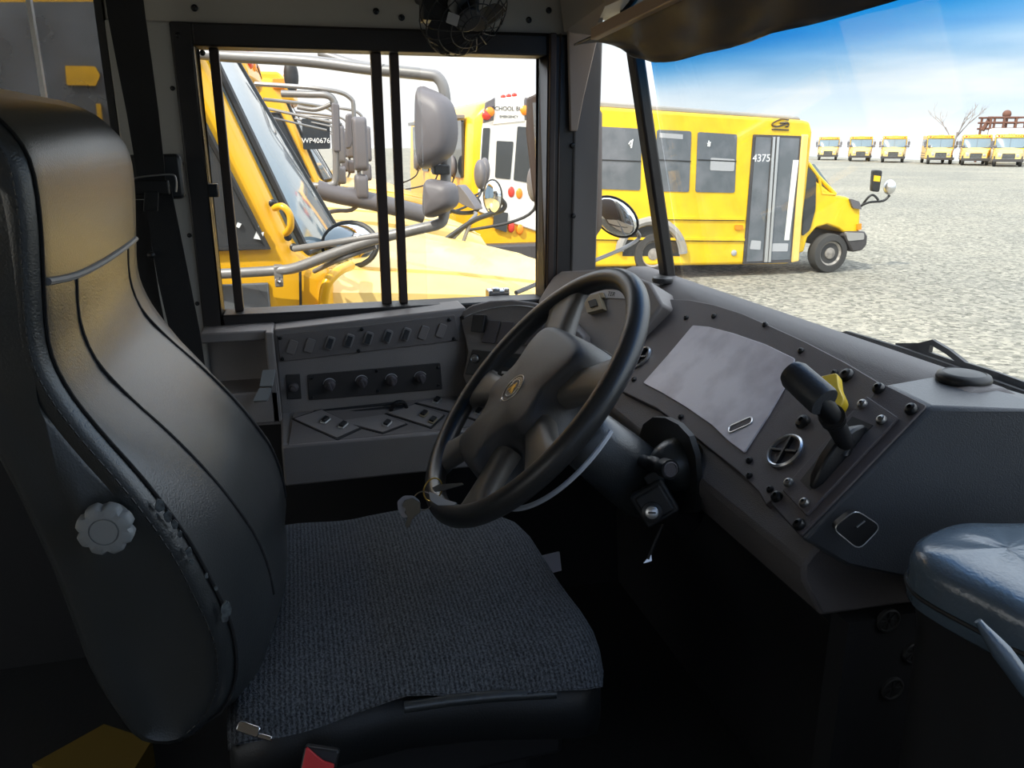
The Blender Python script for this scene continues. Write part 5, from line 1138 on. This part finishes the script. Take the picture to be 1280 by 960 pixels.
# mark above the door: a swept ring and short tail with a thin line under it
b = NB(); tube(b, spl([SF.px(*p, .014) for p in ((986, 150), (977, 149), (969, 152), (965, 156), (971, 158), (980, 156), (984, 153.5), (975, 154))], 4), .013, 6); tube(b, spl([SF.px(*p, .014) for p in ((984, 153), (986, 155), (985, 158), (982, 158.5))], 4), .012, 6); tube(b, [SF.px(965, 161.5, .012), SF.px(986, 162.5, .012)], .012, 5); obj('maker_mark', b, 'browntrim', mb, label='dark swooping mark over the door')
b = NB(); tube(b, spl([SF.px(1075, 258, -.1), SF.px(1086, 253, .0), SF.px(1104, 251, .05), SF.px(1112, 244, .08)], 4), .022, 8); tube(b, spl([SF.px(1078, 256, -.1), SF.px(1086, 246, .0), SF.px(1092, 244, .02), SF.px(1098, 250, .05)], 4), .02, 8); ma = obj('mirror_arm', b, 'trimblack', mb)
f = Fr(SF.px(1094, 226, .02), (.9, -.3, 0)); b = NB(); slabpx(b, f, [(1090, 212), (1102, 213), (1098, 240), (1088, 239)], -.06, .06, .04); obj('mirror_shell', b, 'trimblack', ma, bevel=.02)
b = NB(); slabpx(b, f, [(1091, 219), (1099, 220), (1098, 227), (1090, 226)], .06, .066); obj('mirror_lens', b, 'yellow2', ma)
b = NB(); ball(b, SF.px(1112, 234, .08), .11, .10, .13); obj('round_mirror', b, 'silver', ma, label='round bright convex mirror')

# ------------------------------------------------ far row of buses
spots = [(1034, 200, 'leftmost, just past the small bus'), (1074, 201.5, 'second from the left'), (1115, 203, 'third from the left'), (1172, 205, 'fourth from the left, with its yellow flank showing'), (1217, 206.5, 'fifth from the left'), (1258, 208, 'last at the right, below the rusty frame')]
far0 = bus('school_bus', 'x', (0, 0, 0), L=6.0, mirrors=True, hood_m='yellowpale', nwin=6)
def copy_tree(o, parent=None):
    c = o.copy(); COL.objects.link(c); c.parent = parent
    for ch in list(o.children): copy_tree(ch, c)
    return c
for i, (u, v, w_) in enumerate(spots):
    q = PZ(u, v, 0); o = far0 if i == 0 else copy_tree(far0)
    az = math.atan2(-q.y, -q.x)                # toward us
    extra = (0, .03, 0, .10, .04, .02)[i]
    o.location = q; o.rotation_euler = (0, 0, az - PI / 2 + extra)
    o.scale = (1.15, 1, 1.04)
    o['label'] = 'distant school bus in the far row, ' + w_; o['group'] = 'far row of school buses'

# bare tree and rusty frame beyond
q = PZ(1186, 205, 0) ; q = q * 1.07; q.z = 0
tr = thing('bare_tree', 'thin leafless tree on the skyline behind the far buses', 'tree', q)
b = NB(); rnd = random.Random(11)
def branch(p, d, l, r, n):
    e = p + d * l; tube(b, [p, p + d * l * .5 + V((rnd.uniform(-.1, .1), rnd.uniform(-.1, .1), 0)) * l * .3, e], [r, r * .8, r * .6], 5)
    if n:
        for k in range(3 if n > 1 else 2):
            nd = (d + V((rnd.uniform(-.6, .6), rnd.uniform(-.6, .6), rnd.uniform(-.1, .5)))).normalized(); branch(p + d * l * rnd.uniform(.55, 1), nd, l * rnd.uniform(.55, .8), r * .55, n - 1)
branch(q, V((.03, .12, 1)).normalized(), 3.6, .15, 4); obj('branches', b, 'bark', tr)
q = PZ(1246, 206, 0) * 1.13; q.z = 0
fr_ = thing('steel_frame', 'rusty steel framework on the skyline at the right edge', 'frame', q)
b = NB(); ex = CR.copy(); ey = V((-ex.y, ex.x, 0))
for a in (-2.2, -.6, .9, 2.0):
    for c in (-1, 1): tube(b, [q + ex * a + ey * c, q + ex * a + ey * c + V((0, 0, 5.4))], .14, 6)
for z in (4.0, 4.7, 5.3):
    for c in (-1, 1): tube(b, [q + ex * -2.6 + ey * c + V((0, 0, z)), q + ex * 2.4 + ey * c + V((0, 0, z))], .12, 6)
    for a in (-2.2, 2.0): tube(b, [q + ex * a + ey * -1 + V((0, 0, z)), q + ex * a + ey + V((0, 0, z))], .1, 6)
obj('girders', b, 'rust', fr_)
b = NB(); ball(b, q + ex * .2 + V((0, 0, 5.7)), .5, .5, .5); tube(b, [q + ex * -1.8 + V((0, 0, 5.2)), q + ex * -2.5 + V((0, 0, 3.8))], .25, 6); obj('hoist', b, 'rust', fr_)
q = PZ(1262, 207, 0) * 1.08; q.z = 0
b = NB(); box(b, q + V((0, 0, 1.95)), (2.4, 1.4, 1.95), (CR, V((-CR.y, CR.x, 0)), V((0, 0, 1)))); o = obj('white_trailer', b, 'whiteroof', bevel=.3, seg=3, origin=q, label='white trailer roof showing behind the last distant bus', cat='trailer')

# ------------------------------------------------ gravel lot
def gravel():
    m = bpy.data.materials.new('grey_gravel'); m.use_nodes = True; nt = m.node_tree; bs = nt.nodes['Principled BSDF']; bs.inputs['Roughness'].default_value = .9; bs.inputs['Specular IOR Level'].default_value = .2
    tc = nt.nodes.new('ShaderNodeTexCoord')
    def N(s, d, r=.6):
        n = nt.nodes.new('ShaderNodeTexNoise'); n.inputs['Scale'].default_value = s; n.inputs['Detail'].default_value = d; n.inputs['Roughness'].default_value = r; nt.links.new(tc.outputs['Object'], n.inputs['Vector']); return n
    vo = nt.nodes.new('ShaderNodeTexVoronoi'); vo.inputs['Scale'].default_value = 16.0; nt.links.new(tc.outputs['Object'], vo.inputs['Vector'])
    n1 = N(11, 8, .8); n2 = N(.12, 4)
    a = nt.nodes.new('ShaderNodeMix'); a.data_type = 'RGBA'; a.inputs['Factor'].default_value = .35
    nt.links.new(n1.outputs['Fac'], a.inputs['A']); nt.links.new(vo.outputs['Color'], a.inputs['B'])
    r = nt.nodes.new('ShaderNodeValToRGB'); e = r.color_ramp.elements; e[0].position = .33; e[0].color = (.17, .165, .14, 1); e[1].position = .70; e[1].color = (.72, .67, .56, 1)
    k = e.new(.48); k.color = (.40, .385, .33, 1)
    nt.links.new(a.outputs['Result'], r.inputs['Fac'])
    r2 = nt.nodes.new('ShaderNodeValToRGB'); r2.color_ramp.elements[0].position = .4; r2.color_ramp.elements[0].color = (.56, .56, .55, 1); r2.color_ramp.elements[1].position = .65; r2.color_ramp.elements[1].color = (.72, .70, .655, 1)
    nt.links.new(n2.outputs['Fac'], r2.inputs['Fac'])
    mu = nt.nodes.new('ShaderNodeMix'); mu.data_type = 'RGBA'; mu.blend_type = 'MULTIPLY'; mu.inputs['Factor'].default_value = 1
    nt.links.new(r.outputs['Color'], mu.inputs['A']); nt.links.new(r2.outputs['Color'], mu.inputs['B']); nt.links.new(mu.outputs['Result'], bs.inputs['Base Color'])
    bp_ = nt.nodes.new('ShaderNodeBump'); bp_.inputs['Strength'].default_value = .6; bp_.inputs['Distance'].default_value = .05
    nt.links.new(a.outputs['Result'], bp_.inputs['Height']); nt.links.new(bp_.outputs['Normal'], bs.inputs['Normal'])
    return m
M['gravel'] = gravel()
b = NB(); pts = [V((260, -260, 0)), V((260, 260, 0))]
e0 = PZ(1000, 197, 0); e1 = PZ(1290, 207.5, 0); d = (e1 - e0).normalized(); nrm = V((-d.y, d.x, 0))
off = e0 + V((e0.x, e0.y, 0)).normalized() * 20
vs = [off - d * 400, off + d * 330, V((230, 260, 0)), V((230, -300, 0)), V((-160, -300, 0))]
prism(b, vs, (0, 0, -.3)); obj('ground', b, 'gravel', kind='structure', smooth=0)

# ================================================================== LIGHT
sd = bpy.data.lights.new('sun', 'SUN'); so = bpy.data.objects.new('sun', sd); COL.objects.link(so)
sd.energy = 3.7; sd.angle = math.radians(.6); sd.color = (1.0, .92, .78)
so.rotation_euler = V((-.95, 1.5, -1.9)).to_track_quat('-Z', 'Y').to_euler(); so.location = (10, -10, 20)
w = bpy.data.worlds.new('sky'); sc.world = w; w.use_nodes = True; nt = w.node_tree; bg = nt.nodes['Background']
tc = nt.nodes.new('ShaderNodeTexCoord'); sp = nt.nodes.new('ShaderNodeSeparateXYZ'); nt.links.new(tc.outputs['Generated'], sp.inputs[0])
r = nt.nodes.new('ShaderNodeValToRGB'); e = r.color_ramp.elements
e[0].position = 0; e[0].color = (.62, .63, .64, 1); e[1].position = 1; e[1].color = (.9, 1.0, 1.2, 1)
for p, c in ((.03, (.55, .60, .63, 1)), (.075, (.36, .46, .54, 1)), (.12, (.40, .52, .64, 1)), (.20, (1.0, 1.05, 1.12, 1)), (.5, (1.25, 1.32, 1.42, 1))):
    k = e.new(p); k.color = c
nt.links.new(sp.outputs['Z'], r.inputs['Fac'])
mp_ = nt.nodes.new('ShaderNodeMapping'); mp_.inputs['Scale'].default_value = (1.2, 1.2, 9.0); nt.links.new(tc.outputs['Generated'], mp_.inputs['Vector'])
cn_ = nt.nodes.new('ShaderNodeTexNoise'); cn_.inputs['Scale'].default_value = 2.2; cn_.inputs['Detail'].default_value = 6; nt.links.new(mp_.outputs[0], cn_.inputs['Vector'])
cr = nt.nodes.new('ShaderNodeValToRGB'); cr.color_ramp.elements[0].position = .42; cr.color_ramp.elements[1].position = .66; nt.links.new(cn_.outputs['Fac'], cr.inputs['Fac'])
mx = nt.nodes.new('ShaderNodeMix'); mx.data_type = 'RGBA'; mx.inputs['B'].default_value = (.66, .66, .67, 1)
cl_ = nt.nodes.new('ShaderNodeMapRange'); cl_.inputs['From Min'].default_value = .13; cl_.inputs['From Max'].default_value = .20; cl_.inputs['To Min'].default_value = 1; cl_.inputs['To Max'].default_value = 0
nt.links.new(sp.outputs['Z'], cl_.inputs['Value'])
cm_ = nt.nodes.new('ShaderNodeMath'); cm_.operation = 'MULTIPLY'; nt.links.new(cr.outputs['Color'], cm_.inputs[0]); nt.links.new(cl_.outputs['Result'], cm_.inputs[1]); nt.links.new(cm_.outputs[0], mx.inputs['Factor']); nt.links.new(r.outputs['Color'], mx.inputs['A']); flare = nt.nodes.new('ShaderNodeMapRange'); flare.inputs['From Min'].default_value = .50; flare.inputs['From Max'].default_value = .15   # whitens the low sky away from the nose, painting in overexposure flare
nt.links.new(sp.outputs['Y'], flare.inputs['Value'])
hm = nt.nodes.new('ShaderNodeMath'); hm.operation = 'MULTIPLY'; nt.links.new(flare.outputs['Result'], hm.inputs[0]); nt.links.new(cl_.outputs['Result'], hm.inputs[1])
m3 = nt.nodes.new('ShaderNodeMix'); m3.data_type = 'RGBA'; m3.inputs['B'].default_value = (.66, .66, .65, 1)
nt.links.new(hm.outputs[0], m3.inputs['Factor']); nt.links.new(mx.outputs['Result'], m3.inputs['A']); nt.links.new(m3.outputs['Result'], bg.inputs['Color'])
bg.inputs['Strength'].default_value = 1.3
sc.view_settings.view_transform = 'Standard'; sc.view_settings.look = 'None'; sc.view_settings.exposure = 0.65; sc.view_settings.gamma = 1; sc.view_settings.use_curve_mapping = False
sc.cycles.max_bounces = 10; sc.cycles.transparent_max_bounces = 24; sc.cycles.diffuse_bounces = 5; sc.cycles.glossy_bounces = 4
sc.cycles.caustics_reflective = False; sc.cycles.caustics_refractive = False; sc.cycles.sample_clamp_indirect = 6
bpy.context.view_layer.update()
